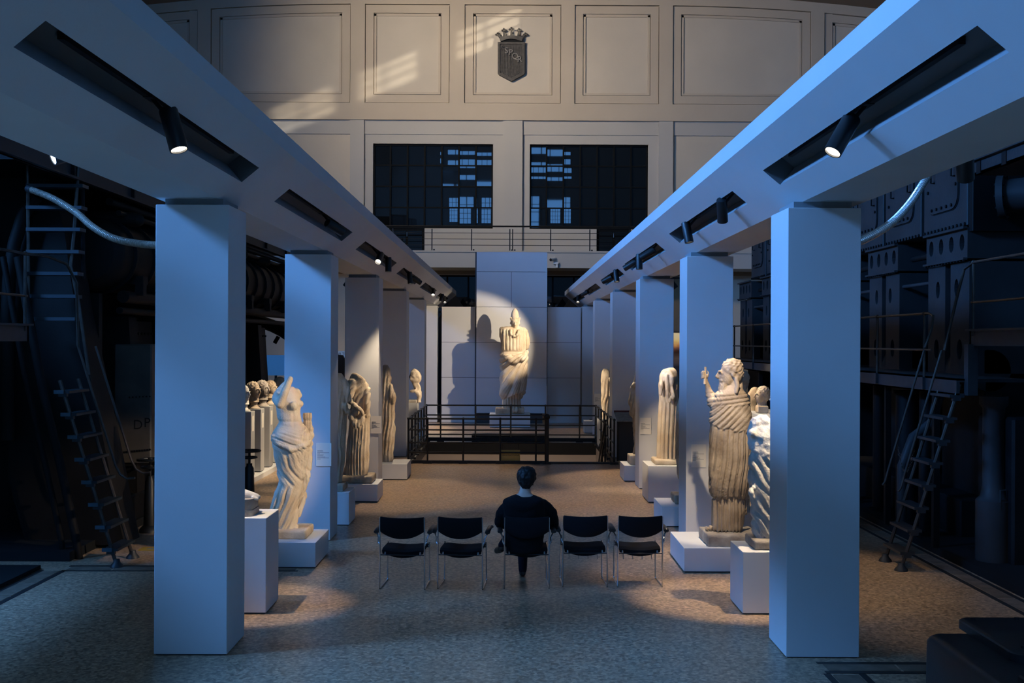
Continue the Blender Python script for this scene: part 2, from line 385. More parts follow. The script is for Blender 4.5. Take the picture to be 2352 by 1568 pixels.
# windows: iron frame, mullions and single panes that lean a little, so that the daylit windows opposite mirror in them broken
def window(name, x0, x1, z0, z1, nx, nz, tilt, jit, y=WY + 0.20, transom=None):
    fr = MB()
    t = 0.07
    fr.box(x0, x0 + t, y - 0.08, y + 0.06, z0, z1); fr.box(x1 - t, x1, y - 0.08, y + 0.06, z0, z1)
    fr.box(x0, x1, y - 0.08, y + 0.06, z0, z0 + t); fr.box(x0, x1, y - 0.08, y + 0.06, z1 - t, z1)
    w = struct(name, fr, FRAME); w['kind'] = 'structure'
    for i in range(1, nx): 
        x = x0 + (x1 - x0) * i / nx; struct('mullion', MB().box(x - 0.035, x + 0.035, y - 0.07, y + 0.05, z0 + t, z1 - t), FRAME, w)
    for j in range(1, nz):
        z = z0 + (z1 - z0) * j / nz; struct('glazing_bar', MB().box(x0 + t, x1 - t, y - 0.05, y + 0.03, z - 0.03, z + 0.03), FRAME, w)
    for i in range(nx):
        for j in range(nz):
            cx, cz = x0 + (x1 - x0) * (i + .5) / nx, z0 + (z1 - z0) * (j + .5) / nz
            hx, hz = (x1 - x0) / nx / 2 - 0.02, (z1 - z0) / nz / 2 - 0.015
            m = Matrix.Translation((cx, y + 0.012, cz)) @ Matrix.Rotation(tilt + random.uniform(-jit, jit), 4, 'X') @ Matrix.Rotation(random.uniform(-jit, jit), 4, 'Z')
            p = MB()
            N = 4       # old drawn glass is never flat: a shallow bow in each pane
            bow = random.uniform(-0.0022, 0.0022)
            for a in range(N + 1):
                for b in range(N + 1):
                    u, v = -1 + 2 * a / N, -1 + 2 * b / N
                    p.v.append(tuple(m @ Vector((u * hx, bow * (u * u + v * v), v * hz))))
            for a in range(N):
                for b in range(N):
                    p.f.append((a * (N + 1) + b, (a + 1) * (N + 1) + b, (a + 1) * (N + 1) + b + 1, a * (N + 1) + b + 1))
            struct('window_pane', p, DGLASS, w, smooth='all')
    return w
window('window_1', *WIN[0], WZ0, WZ1, 7, 4, math.radians(3.0), math.radians(0.07))
window('window_2', *WIN[1], WZ0, WZ1, 7, 4, math.radians(3.0), math.radians(0.07))
window('window_3', -GX, GX, GZ0, GZ1, 8, 3, math.radians(1.0), math.radians(0.3))
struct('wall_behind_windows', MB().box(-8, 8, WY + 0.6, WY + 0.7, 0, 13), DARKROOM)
for i, (a, b) in enumerate(DOOR):
    d = struct('door_%d' % (i + 1), MB().box(a, b, WY + 0.15, WY + 0.2, BZ1, WZ0), FRAME)
    struct('door_panel', MB().box(a + 0.12, (a + b) / 2 - 0.05, WY + 0.13, WY + 0.15, BZ1 + 0.15, WZ0 - 0.1), DGLASS, d)
    struct('door_panel', MB().box((a + b) / 2 + 0.05, b - 0.12, WY + 0.13, WY + 0.15, BZ1 + 0.15, WZ0 - 0.1), DGLASS, d)
    struct('door_handle', MB().cyl(((a + b) / 2, WY + 0.11, BZ1 + 0.75), ((a + b) / 2, WY + 0.11, BZ1 + 0.95), 0.015), CHROME, d)
# brown wall band below the balcony
wp('lintel_band', slab(-17, 17, GZ1 + 0.02, BZ0, 0.03), mat('brown plaster', (0.36, 0.27, 0.18), 0.85, var=0.1, vscale=0.6))

# balcony slab and its rail
BY = 44.4
balc = struct('balcony_slab', MB().box(-17, 17, BY, WY, at(0, 608, BY).z - 0.02, BZ1), GREYW)
struct('slab_edge', MB().box(-17, 17, BY - 0.04, BY, BZ1 - 0.07, BZ1), GREYW, balc)
rail = thing('balcony_railing', 'thin black railing along the balcony under the two dark windows', 'railing', (0, BY + 0.06, BZ1))
r0, r1 = -8.0, 8.0
for py, rr in ((519.5, 0.032), (535, 0.011), (549, 0.011), (563, 0.011), (577, 0.016)):
    z = at(1172, py, BY).z
    part('handrail' if py < 530 else 'rail', MB().cyl((r0, BY + 0.06, z), (r1, BY + 0.06, z), rr, n=8), BIRON, rail, True)
for px in (812, 902, 992, 1083, 1171, 1177.5, 1265, 1355, 1446, 1536):
    x = at(px, 550, BY).x
    part('post', MB().box(x - 0.022, x + 0.022, BY + 0.03, BY + 0.09, BZ1, at(0, 519, BY).z - .02), BIRON, rail)
    part('foot_clamp', MB().box(x + 0.05, x + 0.12, BY + 0.02, BY + 0.10, BZ1, BZ1 + 0.06), BIRON, rail)

# ---------------------------------------------------------------- ceiling with a roof lantern over the far end
LX, LY0, LY1, LZT = 5.0, 33.0, 45.3, 19.7
mb = MB(); xs = [-17, -14, -11, -8, -5, -2, 0, 2, 5, 8, 11, 14, 17]
for a, b in zip(xs[:-1], xs[1:]):
    for y0, y1 in ((-7, LY0), (LY0, LY1), (LY1, 47)):
        if y0 == LY0 and -LX <= a and b <= LX: continue
        mb.add([(a, y0, zceil(a)), (b, y0, zceil(b)), (b, y1, zceil(b)), (a, y1, zceil(a))], [(0, 3, 2, 1)])
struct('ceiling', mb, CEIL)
LW = [(34.9, 37.0), (37.65, 39.66), (40.7, 42.85)]
mb = MB()
zc = zceil(LX)
for r in rects([(a, b, zc + 0.1, 19.05) for a, b in LW], LY0, LY1, zc - 0.3, LZT):
    mb.box(LX, LX + 0.12, r[0], r[1], r[2], r[3])
mb.box(-LX - 0.12, -LX, LY0, LY1, zc - 0.3, LZT); mb.box(-LX, LX, LY0 - 0.12, LY0, zc - 0.3, LZT); mb.box(-LX, LX, LY1, LY1 + 0.12, zc - 0.3, LZT)
mb.box(-LX - 0.12, LX + 0.12, LY0 - 0.12, LY1 + 0.12, LZT, LZT + 0.15)
lan = struct('ceiling_lantern', mb, CEIL)
for a, b in LW:
    for z in (zc + 0.55, zc + 1.0): struct('glazing_bar', MB().box(LX + 0.02, LX + 0.08, a, b, z - 0.04, z + 0.04), FRAME, lan)
    struct('mullion', MB().box(LX + 0.02, LX + 0.08, (a + b) / 2 - 0.03, (a + b) / 2 + 0.03, zc + 0.1, 19.05), FRAME, lan)

# ---------------------------------------------------------------- side and rear walls with daylit windows
def daylit(name, axis, pos, a0, a1, z0, z1, na, nz, em):
    m = MB(); t = 0.06; s = 1 if pos < 0 else -1
    def bx(a, b, c, d, dp=0.08):
        return (a, b, pos, pos + s * dp, c, d) if axis == 'y' else (pos, pos + s * dp, a, b, c, d)
    for q in ((a0, a0 + t, z0, z1), (a1 - t, a1, z0, z1), (a0, a1, z0, z0 + t), (a0, a1, z1 - t, z1)): m.box(*bx(*q))
    w = struct(name, m, FRAME)
    for i in range(na):
        for j in range(nz):
            x0, x1 = a0 + (a1 - a0) * i / na + 0.04, a0 + (a1 - a0) * (i + 1) / na - 0.04
            c0, c1 = z0 + (z1 - z0) * j / nz + 0.03, z0 + (z1 - z0) * (j + 1) / nz - 0.03
            struct('window_pane', MB().box(*bx(x0, x1, c0, c1, 0.03)), em, w)
    return w
DAY = mat('daylit pane', (0.2, 0.3, 0.4), 0.3, emit=(0.13, 0.40, 0.95), estr=4.6)
DAYL = mat('daylit side pane', (0.2, 0.3, 0.4), 0.3, emit=(0.15, 0.40, 0.90), estr=3.0)
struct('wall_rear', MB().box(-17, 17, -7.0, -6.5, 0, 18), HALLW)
k = 3
for a, b in ((-5.8, -3.4), (-2.9, 2.5), (3.0, 5.4)):
    k += 1; daylit('window_%d' % k, 'y', -6.5, a, b, 7.6, 10.4, max(2, round((b - a) / 0.62)), 4, DAY)
for z0, z1 in ((11.8, 12.3), (12.8, 13.6), (14.1, 14.7)):
    k += 1; daylit('window_%d' % k, 'y', -6.5, -5.8, 5.4, z0, z1, 12, 1, DAY)
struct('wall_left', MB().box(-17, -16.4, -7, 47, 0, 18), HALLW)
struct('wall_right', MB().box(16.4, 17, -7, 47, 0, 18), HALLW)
for y0 in (2.2, 11.0, 16.5, 22, 27.5):
    k += 1; daylit('window_%d' % k, 'x', -16.4, y0, y0 + 4.6, 10.2, 14.0, 4, 3, DAYL)

added_pane = MB().box(-13, -9, 27.4, 29.4, 16.98, 17.04)
struct('ceiling_added_pane', added_pane, mat('added glow pane', (0.3, 0.3, 0.3), 0.3, emit=(1.0, 0.9, 0.75), estr=0.6))  # unseen glowing pane, added to go with the roof lamp
# ---------------------------------------------------------------- crest on the wall
cr = thing('coat_of_arms', 'grey stone shield with a five pointed crown on the middle wall panel', 'crest', at(1173, 125, WY - 0.1))
STONE = mat('crest stone', (0.115, 0.10, 0.085), 0.8, var=0.3, vscale=8, bump=0.2, bscale=30)
def C(zx, zy): p = at(1100 + zx / 9.8, 40 + zy / 9.8, WY); return (p.x, p.z)
part('shield', MB().prism([C(424, 575), C(1028, 575), C(1028, 1270), C(1000, 1310), C(728, 1455), C(455, 1310), C(424, 1270)], 'y', WY - 0.10, WY), STONE, cr)
o_ = [C(424, 575), C(1028, 575), C(1028, 1270), C(1000, 1310), C(728, 1455), C(455, 1310), C(424, 1270)]
i_ = [C(472, 622), C(980, 622), C(980, 1245), C(960, 1272), C(728, 1392), C(495, 1272), C(472, 1245)]
m = MB(); n = len(o_)
for i in range(n):
    j = (i + 1) % n; m.prism([o_[i], o_[j], i_[j], i_[i]], 'y', WY - 0.17, WY - 0.08)
part('shield_rim', m, STONE, cr)
for i in range(15):
    x = 490 + i * 34
    zb = 1255 + max(0, 120 - abs(x - 728) * 0.52) - 10
    a, b = C(x - 10, 630), C(x + 10, zb)
    part('flute', MB().prism([(a[0], a[1]), (b[0], a[1]), (b[0], b[1]), (a[0], b[1])], 'y', WY - 0.125, WY - 0.09), STONE, cr)
for ch, zx, zy in (('S', 620, 775), ('P', 715, 815), ('Q', 812, 900), ('R', 915, 970)):
    c = C(zx, zy); put_text('letter', ch, 0.36, (c[0], WY - 0.15, c[1]), (PI / 2, 0, 0), mat('crest letter stone', (0.27, 0.24, 0.21), 0.8), cr, 0.03)
c = C(525, 715)
put_text('letter', '*', 0.4, (c[0], WY - 0.14, c[1] - 0.08), (PI / 2, 0, 0), STONE, cr, 0.02)
m = MB(); ring = []
for i in range(13):
    t = -1 + i / 6; ring.append((730 + 235 * t, 515 + 55 * t * t))
m.prism([C(a, b) for a, b in ring] + [C(730 + 265 * t / 6, 440 + 30 * (t / 6) ** 2) for t in range(6, -7, -1)], 'y', WY - 0.22, WY)
part('crown_band', m, STONE, cr)
m = MB(); m.prism([C(a, b + 4) for a, b in ring], 'y', WY - 0.14, WY); part('crown_lining', m, DARKROOM, cr)
for zx, zy, bx in ((425, 410, 480), (560, 315, 575), (730, 290, 730), (900, 315, 885), (1045, 410, 975)):
    a, b = C(bx, 460), C(zx, zy)
    m = MB(); m.cyl((a[0], WY - 0.12, a[1]), (b[0], WY - 0.12, b[1]), 0.06, 0.028, n=8)
    for dx, dz in ((0, .065), (.065, 0), (-.065, 0)):
        m.ball((b[0] + dx, WY - 0.12, b[1] + dz), 0.045, n=8, m=6)
    part('crown_point', m, STONE, cr, True)
m = MB()
p = at(1948, 88, WY - .2); m.ball(p, 0.11, n=12, m=8); m.cyl(p, p + Vector((0, 0.2, 0)), 0.04)
solo('wall_lamp', m, BLACK, 'small black ball lamp high on the end wall above the right beam', 'lamp', p, smooth=True)
# security camera on the balcony face
p = at(1270, 595, BY - 0.12)
sc_ = thing('security_camera', 'small white security camera under the balcony beside the tall panel', 'camera', p)
d = Vector((-0.55, -0.75, -0.2)).normalized()
part('camera_body', MB().cyl(p - d * 0.16, p + d * 0.16, 0.07), mat('camera white', (0.7, 0.7, 0.68), 0.5), sc_, True)
part('camera_lens', MB().cyl(p + d * 0.155, p + d * 0.17, 0.062), BLACK, sc_)
part('camera_bracket', MB().box(p.x + 0.02, p.x + 0.22, BY - 0.14, BY, p.z - 0.20, p.z - 0.12).box(p.x + 0.12, p.x + 0.20, BY - 0.12, BY - .04, p.z - 0.34, p.z - 0.12), mat('camera white', (0.7, 0.7, 0.68), 0.5), sc_)
# ================================================================== beams, columns, lamps
PB = [(3.17, 0.0), (2.614, 0.0), (2.054, 0.465), (2.054, 0.62), (3.17, 0.62)]       # beam section: x from the axis, z above the underside
BZ = H + 1.26
SLOTS = [(5.3, 9.8), (11.15, 15.6), (17.0, 21.7), (23.1, 27.5), (29.0, 33.5), (35.3, 39.8)]
BE0, BE1 = -3.0, 41.2
S_DX, S_DZ = 2.054 - 2.614, 0.465
def on_slope(t, inset=0.0):
    "point of the sloping face: t from 0 (lower edge) to 1 (upper edge); inset goes into the beam"
    L = math.hypot(S_DX, S_DZ); nx, nz = S_DZ / L, -S_DX / L        # inward normal (up and out)
    return 2.614 + S_DX * t + nx * inset, BZ + S_DZ * t + nz * inset
TL, TU, RD = 0.19 / 0.56, 0.346 / 0.56, 0.20
def beam(s, label):
    b = thing('beam', label, 'beam', (s * 2.6, 9.7, BZ)); b['kind'] = 'thing'
    m = MB(); X = lambda p, y: (s * p[0], y, p[1])
    P = [(x, BZ + z) for x, z in PB]
    q = lambda a, c, y0, y1: m.add([X(a, y0), X(c, y0), X(c, y1), X(a, y1)], [(0, 1, 2, 3)])
    q(P[0], P[1], BE0, BE1); q(P[2], P[3], BE0, BE1); q(P[3], P[4], BE0, BE1); q(P[4], P[0], BE0, BE1)
    l0, l1 = on_slope(TL), on_slope(TU)
    q(P[1], l0, BE0, BE1); q(l1, P[2], BE0, BE1)
    ys = [BE0] + [v for sl in SLOTS for v in sl] + [BE1]
    for i in range(0, len(ys), 2): q(l0, l1, ys[i], ys[i + 1])
    for y in (BE0, BE1): m.add([X(p, y) for p in P], [(0, 1, 2, 3, 4)])
    me = m.mesh('casing', wloc(b))
    put('casing', me, WHITE, b)
    i0, i1 = on_slope(TL, RD), on_slope(TU, RD)
    for y0, y1 in SLOTS:
        r = MB()
        r.add([X(l0, y0), X(l0, y1), X(i0, y1), X(i0, y0)], [(0, 1, 2, 3)])
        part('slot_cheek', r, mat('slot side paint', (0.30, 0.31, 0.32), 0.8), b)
        r = MB()
        r.add([X(i0, y0), X(i0, y1), X(i1, y1), X(i1, y0)], [(0, 1, 2, 3)]); r.add([X(l1, y0), X(l1, y1), X(i1, y1), X(i1, y0)], [(0, 1, 2, 3)])
        for y in (y0, y1): r.add([X(l0, y), X(l1, y), X(i1, y), X(i0, y)], [(0, 1, 2, 3)])
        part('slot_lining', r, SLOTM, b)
        a, c = on_slope((TL + TU) / 2 + 0.05, RD - 0.03), None
        part('light_track', MB().box(s * a[0] - 0.02, s * a[0] + 0.02, y0 + 0.55 * (y1 - y0) / 4.4, y1 - 0.35, a[1] - 0.025, a[1] + 0.02), BLACK, b)
    return b
beam(-1, 'long pale beam on the left row of columns, in shade, with six lamp slots')
beam(1, 'long pale beam on the right row of columns, lit blue, with six lamp slots')

CY = [9.69 + 5.55 * k for k in range(6)]
ORD = ['nearest', 'second', 'third', 'fourth', 'fifth', 'farthest']
def column(x, y, label, group):
    c = thing('column', label, 'column', (x, y + 0.32, 0), group)
    part('shaft', MB().bbox(x - 0.325, x + 0.325, y, y + 0.64, 0.012, H + 1.20, 0.004), WHITE, c)
    part('foot_gap', MB().box(x - 0.31, x + 0.31, y + 0.015, y + 0.625, 0, 0.012), RECESS, c)
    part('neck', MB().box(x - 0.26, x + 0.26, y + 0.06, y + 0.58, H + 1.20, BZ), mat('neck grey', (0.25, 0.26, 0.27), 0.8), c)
    return c
for k, y in enumerate(CY):
    column(-2.835, y, 'square white column, %s of the left row of six, under the shaded beam' % ORD[k], 'columns of the left row')
    column(2.795, y, 'square white column, %s of the right row of six, under the blue-lit beam' % ORD[k], 'columns of the right row')

def label_card(px0, py0, px1, py1, Y, label, n=9, tint=CARD):
    a, b = at(px0, py0, Y), at(px1, py1, Y)
    t = thing('label_card', label, 'label', ((a.x + b.x) / 2, Y, b.z), 'label cards on the columns')
    part('card', MB().box(a.x, b.x, Y - 0.012, Y - 0.001, b.z, a.z), tint, t)
    h = a.z - b.z; w = b.x - a.x; m = MB()
    wd = (0.42, 0.45, 0.9, 0.2, 0.48, 0.42, 0.6, 0.88, 0.25, 0.6)
    for i in range(n):
        z = a.z - h * (0.33 + 0.045 * i); m.box(a.x + w * 0.08, a.x + w * (0.08 + 0.88 * wd[i % 10]), Y - 0.0135, Y - 0.011, z - h * 0.008, z + h * 0.008)
    o = part('print_lines', m, INK, t); o['kind'] = 'stuff'
    return t
label_card(726.5, 1017, 761, 1070, CY[1], 'pale label card on the second column of the left row, beside the nude statue')
label_card(852, 955, 876, 995, CY[2], 'small pale label card on the third column of the left row')
label_card(1588, 1020, 1621, 1073, CY[1], 'cream label card on the second column of the right row, left of the bearded statue')
label_card(1470, 959, 1495.5, 997, CY[2], 'dim tan label card on the third column of the right row')
label_card(1365, 904, 1382, 930, CY[4], 'small tan label card on the fifth column of the right row')

# ---------------------------------------------------------------- track spotlights
def spotlight(s, y, target, label, power=0, cone=40, blend=0.5, lens=None, size=0.058, length=0.27, deep=0.075, col=(1.0, 0.79, 0.54), drop=0.06, direction=None, pos=None, group='spotlights in the beam slots', rad=0.03):
    if pos is None:
        a = on_slope((TL + TU) / 2 + 0.05, RD - 0.05); p0 = Vector((s * a[0], y, a[1]))
        a = on_slope((TL + TU) / 2 + 0.05, -drop); pv = Vector((s * a[0], y, a[1]))
    else:
        p0 = Vector(pos); pv = p0 - Vector((0, 0, 0.10))
    d = Vector(direction) if direction is not None else (Vector(target) - pv)
    d.normalize()
    t = thing('spotlight', label, 'spotlight', pv, group)
    part('stem', MB().cyl(p0, pv, 0.014, n=8).box(p0.x - 0.03, p0.x + 0.03, p0.y - 0.08, p0.y + 0.08, p0.z - 0.015, p0.z + 0.02), BLACK, t)
    if pos is not None and abs(pos[0]) > 3:      # arm on a strap hooked over the top of the beam
        m = MB()
        for a, b, c, e in ((3.172, abs(p0.x) + .02, p0.z - .015, p0.z + .015), (3.172, 3.186, p0.z - .015, BZ + .632), (3.06, 3.186, BZ + .621, BZ + .632)):
            m.box(min(s * a, s * b), max(s * a, s * b), p0.y - .02, p0.y + .02, c, e)
        part('bracket', m, BLACK, t)
    m = MB(); b0 = pv - d * 0.09; b1 = pv + d * (length - 0.09)
    m.lathe([(size * 0.92, 0), (size, 0.012), (size, length), (size * 0.86, length), (size * 0.84, length - deep), (0.01, length - deep - 0.002)], b0, 20, d)
    part('lamp_housing', m, BLACK, t, True)
    part('lens', MB().cyl(b1 - d * (deep - .001), b1 - d * (deep - .013), size * 0.83, n=20), lens or (LENS if power else mat('unlit lens', (0.05, 0.05, 0.05), 0.1)), t)
    if power:
        l = lamp('spot_beam', 'SPOT', b1 + d * 0.01, b1 + d, power, col, spot_size=math.radians(cone), spot_blend=blend, shadow_soft_size=rad)
    return t
LF, RT = 'of the left beam', 'of the right beam'
WARM = (1.0, 0.73, 0.43)
spotlight(-1, 7.3, 0, 'lit black spotlight hanging from the nearest slot ' + LF, 60, 60, direction=(0.30, -0.16, -0.92), size=0.062, length=0.30, deep=0.025)
spotlight(-1, 13.9, (2.55, 19.35, 1.35), 'single black spotlight in the second slot ' + LF, 1500, 15)
spotlight(-1, 19.0, (-2.85, 14.2, 0.9), 'glowing spotlight in the third slot ' + LF + ', facing the hall', 400, 16)
spotlight(-1, 20.3, (-2.2, 20.0, 0), 'dark spotlight beside the glowing one in the third slot ' + LF, 420, 66)
spotlight(-1, 24.6, (-1.9, 24.0, 0), 'black spotlight nearer the hall in the fourth slot ' + LF, 280, 66)
spotlight(-1, 25.9, (2.52, 29.15, 1.35), 'black spotlight farther back in the fourth slot ' + LF, 1700, 14)
spotlight(-1, 32.2, (-2.3, 28.1, 0.6), 'round glowing spotlight in the fifth slot ' + LF, 250, 24)
spotlight(-1, 36.2, (-1.6, 34.0, 0), 'spotlight with a bright rim in the farthest slot ' + LF, 600, 60, direction=(-.30, -.35, -.9))
spotlight(-1, 37.6, (-1.6, 34.6, 0), 'small lit spotlight at the end of the farthest slot ' + LF, 500, 50)
spotlight(1, 7.4, 0, 'lit black spotlight hanging from the nearest slot ' + RT, 60, 60, direction=(-0.52, -0.22, -0.84), size=0.062, length=0.30, deep=0.025)
spotlight(1, 11.75, (2.75, 13.5, 1.8), 'black spotlight in the second slot ' + RT + ', above the headless white statue', 520, 34)
spotlight(1, 14.1, (2.72, 13.62, 1.6), 'black spotlight in the second slot ' + RT + ', above the bearded statue', 300, 60)
spotlight(1, 17.8, (-2.72, 19.25, 1.25), 'black spotlight nearest the hall in the third slot ' + RT, 1300, 16)
spotlight(1, 19.3, (2.3, 19.0, 0), 'middle black spotlight of three in the third slot ' + RT, 420, 66)
spotlight(1, 20.4, (-2.5, 22.35, 1.3), 'black spotlight farthest back of three in the third slot ' + RT, 1000, 17)
spotlight(1, 23.5, (2.55, 22.4, 0.6), 'unlit looking black spotlight in the fourth slot ' + RT, 480, 54)
spotlight(1, 25.2, (-2.58, 28.0, 1.7), 'black spotlight with a lit rim in the fourth slot ' + RT, 1700, 15)
spotlight(1, 32.8, (-0.75, 36.3, 2.75), 'black spotlight in the fifth slot ' + RT + ', aimed at the tall statue', 1000, 46, 0.35, col=(1.0, 0.82, 0.60))
spotlight(1, 36.7, (1.9, 33.6, 0), 'small lit spotlight in the farthest slot ' + RT, 160, 40)
spotlight(-1, 0, 0, 'spotlight with a cold white lens outside the left beam, near the ladder', 30, 60, lens=LENSB, deep=0.02, pos=(-3.30, 8.25, 4.33), direction=(-0.70, -0.60, -0.38), col=(0.8, 0.9, 1.0), group='spotlights outside the beams')
spotlight(-1, 0, (-5.2, 22.8, 1.5), 'small spotlight outside the left beam above the marble heads', 700, 60, pos=(-3.33, 22.6, 4.17), group='spotlights outside the beams')
spotlight(-1, 0, (-2.86, 11.4, 1.1), 'black spotlight outside the left beam behind the nearest column, above the marble foot', 420, 30, pos=(-3.33, 11.0, 4.17), group='spotlights outside the beams')
spotlight(1, 0, (2.78, 11.5, 1.5), 'added unseen spotlight outside the right beam behind the nearest column, above the white statue', 650, 32, pos=(3.33, 10.9, 4.17), group='spotlights outside the beams')  # out of view, added to light the white statue
spotlight(1, 0, (-2.72, 13.9, 1.42), 'added spotlight under the right beam, hidden behind the nearest right column', 1700, 20, pos=(2.9, 10.62, 4.05), group='spotlights outside the beams')  # added to light the nude statue from the right
spotlight(1, 0, 0, 'black spotlight with a thin lit rim outside the right beam, near the pipe', 160, 50, blend=0.9, pos=(3.42, 8.2, 4.30), direction=(0.30, 0.62, -0.80), group='spotlights outside the beams', size=0.065, deep=0.02)
spotlight(1, 0, (5.2, 22.4, 1.5), 'small spotlight outside the right beam above the heads on their shelf', 700, 60, pos=(3.33, 22.6, 4.17), group='spotlights outside the beams')

# ---------------------------------------------------------------- display walls behind the tall statue
DW = CY[5]
def panels(root, x0, x1, zs, y0, y1, split=None, mt=WHITE):
    for i in range(len(zs) - 1):
        xs = [x0, x1] if not split or i in split[1] else [x0, split[0], x1]
        for a, b in zip(xs[:-1], xs[1:]):
            part('panel', MB().box(a + 0.006, b - 0.006, y0, y1, zs[i] + 0.006, zs[i + 1] - 0.006), mt, root)
dp = thing('display_pillar', 'tall blue-lit panel pillar standing behind the colossal statue', 'pillar', (0.04, DW + 0.1, 0))
zt = at(1172, 578.5, DW - 0.25).z
zs = [at(1172, p, DW - 0.25).z for p in (949, 867.5, 786.5, 705, 624, 578.5)]
panels(dp, at(1093.5, 800, DW - .25).x, at(1256.5, 800, DW - .25).x, zs, DW - 0.25, DW - 0.02, (at(1174.5, 700, DW - .25).x, (0, 1, 2, 4)))
part('plinth', MB().box(at(1100, 0, DW).x, at(1250, 0, DW).x, DW - 0.18, DW + 0.2, 0, zs[0]), RECESS, dp)
part('core', MB().box(at(1095, 0, DW).x, at(1255, 0, DW).x, DW - 0.20, DW + 0.35, zs[0], zt), RECESS, dp)
zs = [0.0] + [at(1172, p, DW).z for p in (867, 786, 704.5)]
for nm, a, b in (('pale', 1014, 1093), ('blue', 1257, 1334)):
    dw = thing('display_wall', ('pale low panel wall left of the tall pillar, carrying the statue\'s shadow' if nm == 'pale' else 'low panel wall right of the tall pillar, lit deep blue'), 'wall', ((at(a, 0, DW).x + at(b, 0, DW).x) / 2, DW + 0.1, 0))
    panels(dw, at(a, 800, DW).x, at(b, 800, DW).x, zs, DW, DW + 0.12)
    part('core', MB().box(at(a, 800, DW).x + 0.01, at(b, 800, DW).x - 0.01, DW + 0.02, DW + 0.22, 0, zs[-1] - 0.01), RECESS, dw)
# ================================================================== statues
def ss(a, b, x):
    t = np.clip((x - a) / (b - a), 0, 1); return t * t * (3 - 2 * t)
def fold(p, k=0.65): return np.abs(np.sin(p * 0.5)) ** k
def wob(x, y, z, f, s=0.0):
    return (np.sin(f * x + 1.7 * np.sin(f * 0.63 * z + s)) + np.sin(f * 1.31 * y + 1.9 * np.sin(f * 0.71 * x + 1.3 + s)) + np.sin(f * 0.9 * z + 1.5 * np.sin(f * 0.8 * y + 2.1 + s))) / 3
def cloth(ph, a, b, seed=0.0, k=0.7):
    "irregular drapery relief along the phase ph (radians); a, b are slow coordinates (about one unit per body height) that bend, split and fade the folds; about -0.5 to 0.5"
    w = 1.1 * np.sin(5.1 * b + 2.3 * a + seed) + 0.7 * np.sin(9.7 * b - 4.1 * a + 1.7 * seed) + .5 * np.sin(17 * b + 3 * a + seed)
    m = 0.62 + 0.38 * np.sin(7.3 * a + 3.1 * b + 2 * seed) * np.sin(4.7 * b - 6.2 * a + seed)
    q = 0.5 + 0.5 * np.sin(3.3 * b + 5.9 * a + 3 * seed)
    return m * (fold(ph + w, k) - 0.6) + 0.38 * q * (fold(2.27 * ph + 1.6 * w + 1.0, k) - 0.6) + 0.15 * (fold(4.3 * ph - w, k) - .6)
def sculpt(name, mb, voxel, smooth=2):
    me = mb.mesh('tmp'); o = bpy.data.objects.new('tmp', me); COL.objects.link(o)
    r = o.modifiers.new('r', 'REMESH'); r.mode = 'VOXEL'; r.voxel_size = voxel
    if smooth:
        s = o.modifiers.new('s', 'SMOOTH'); s.factor = 0.5; s.iterations = smooth
    out = bpy.data.meshes.new_from_object(o.evaluated_get(bpy.context.evaluated_depsgraph_get()))
    bpy.data.objects.remove(o); bpy.data.meshes.remove(me); out.name = name
    return out
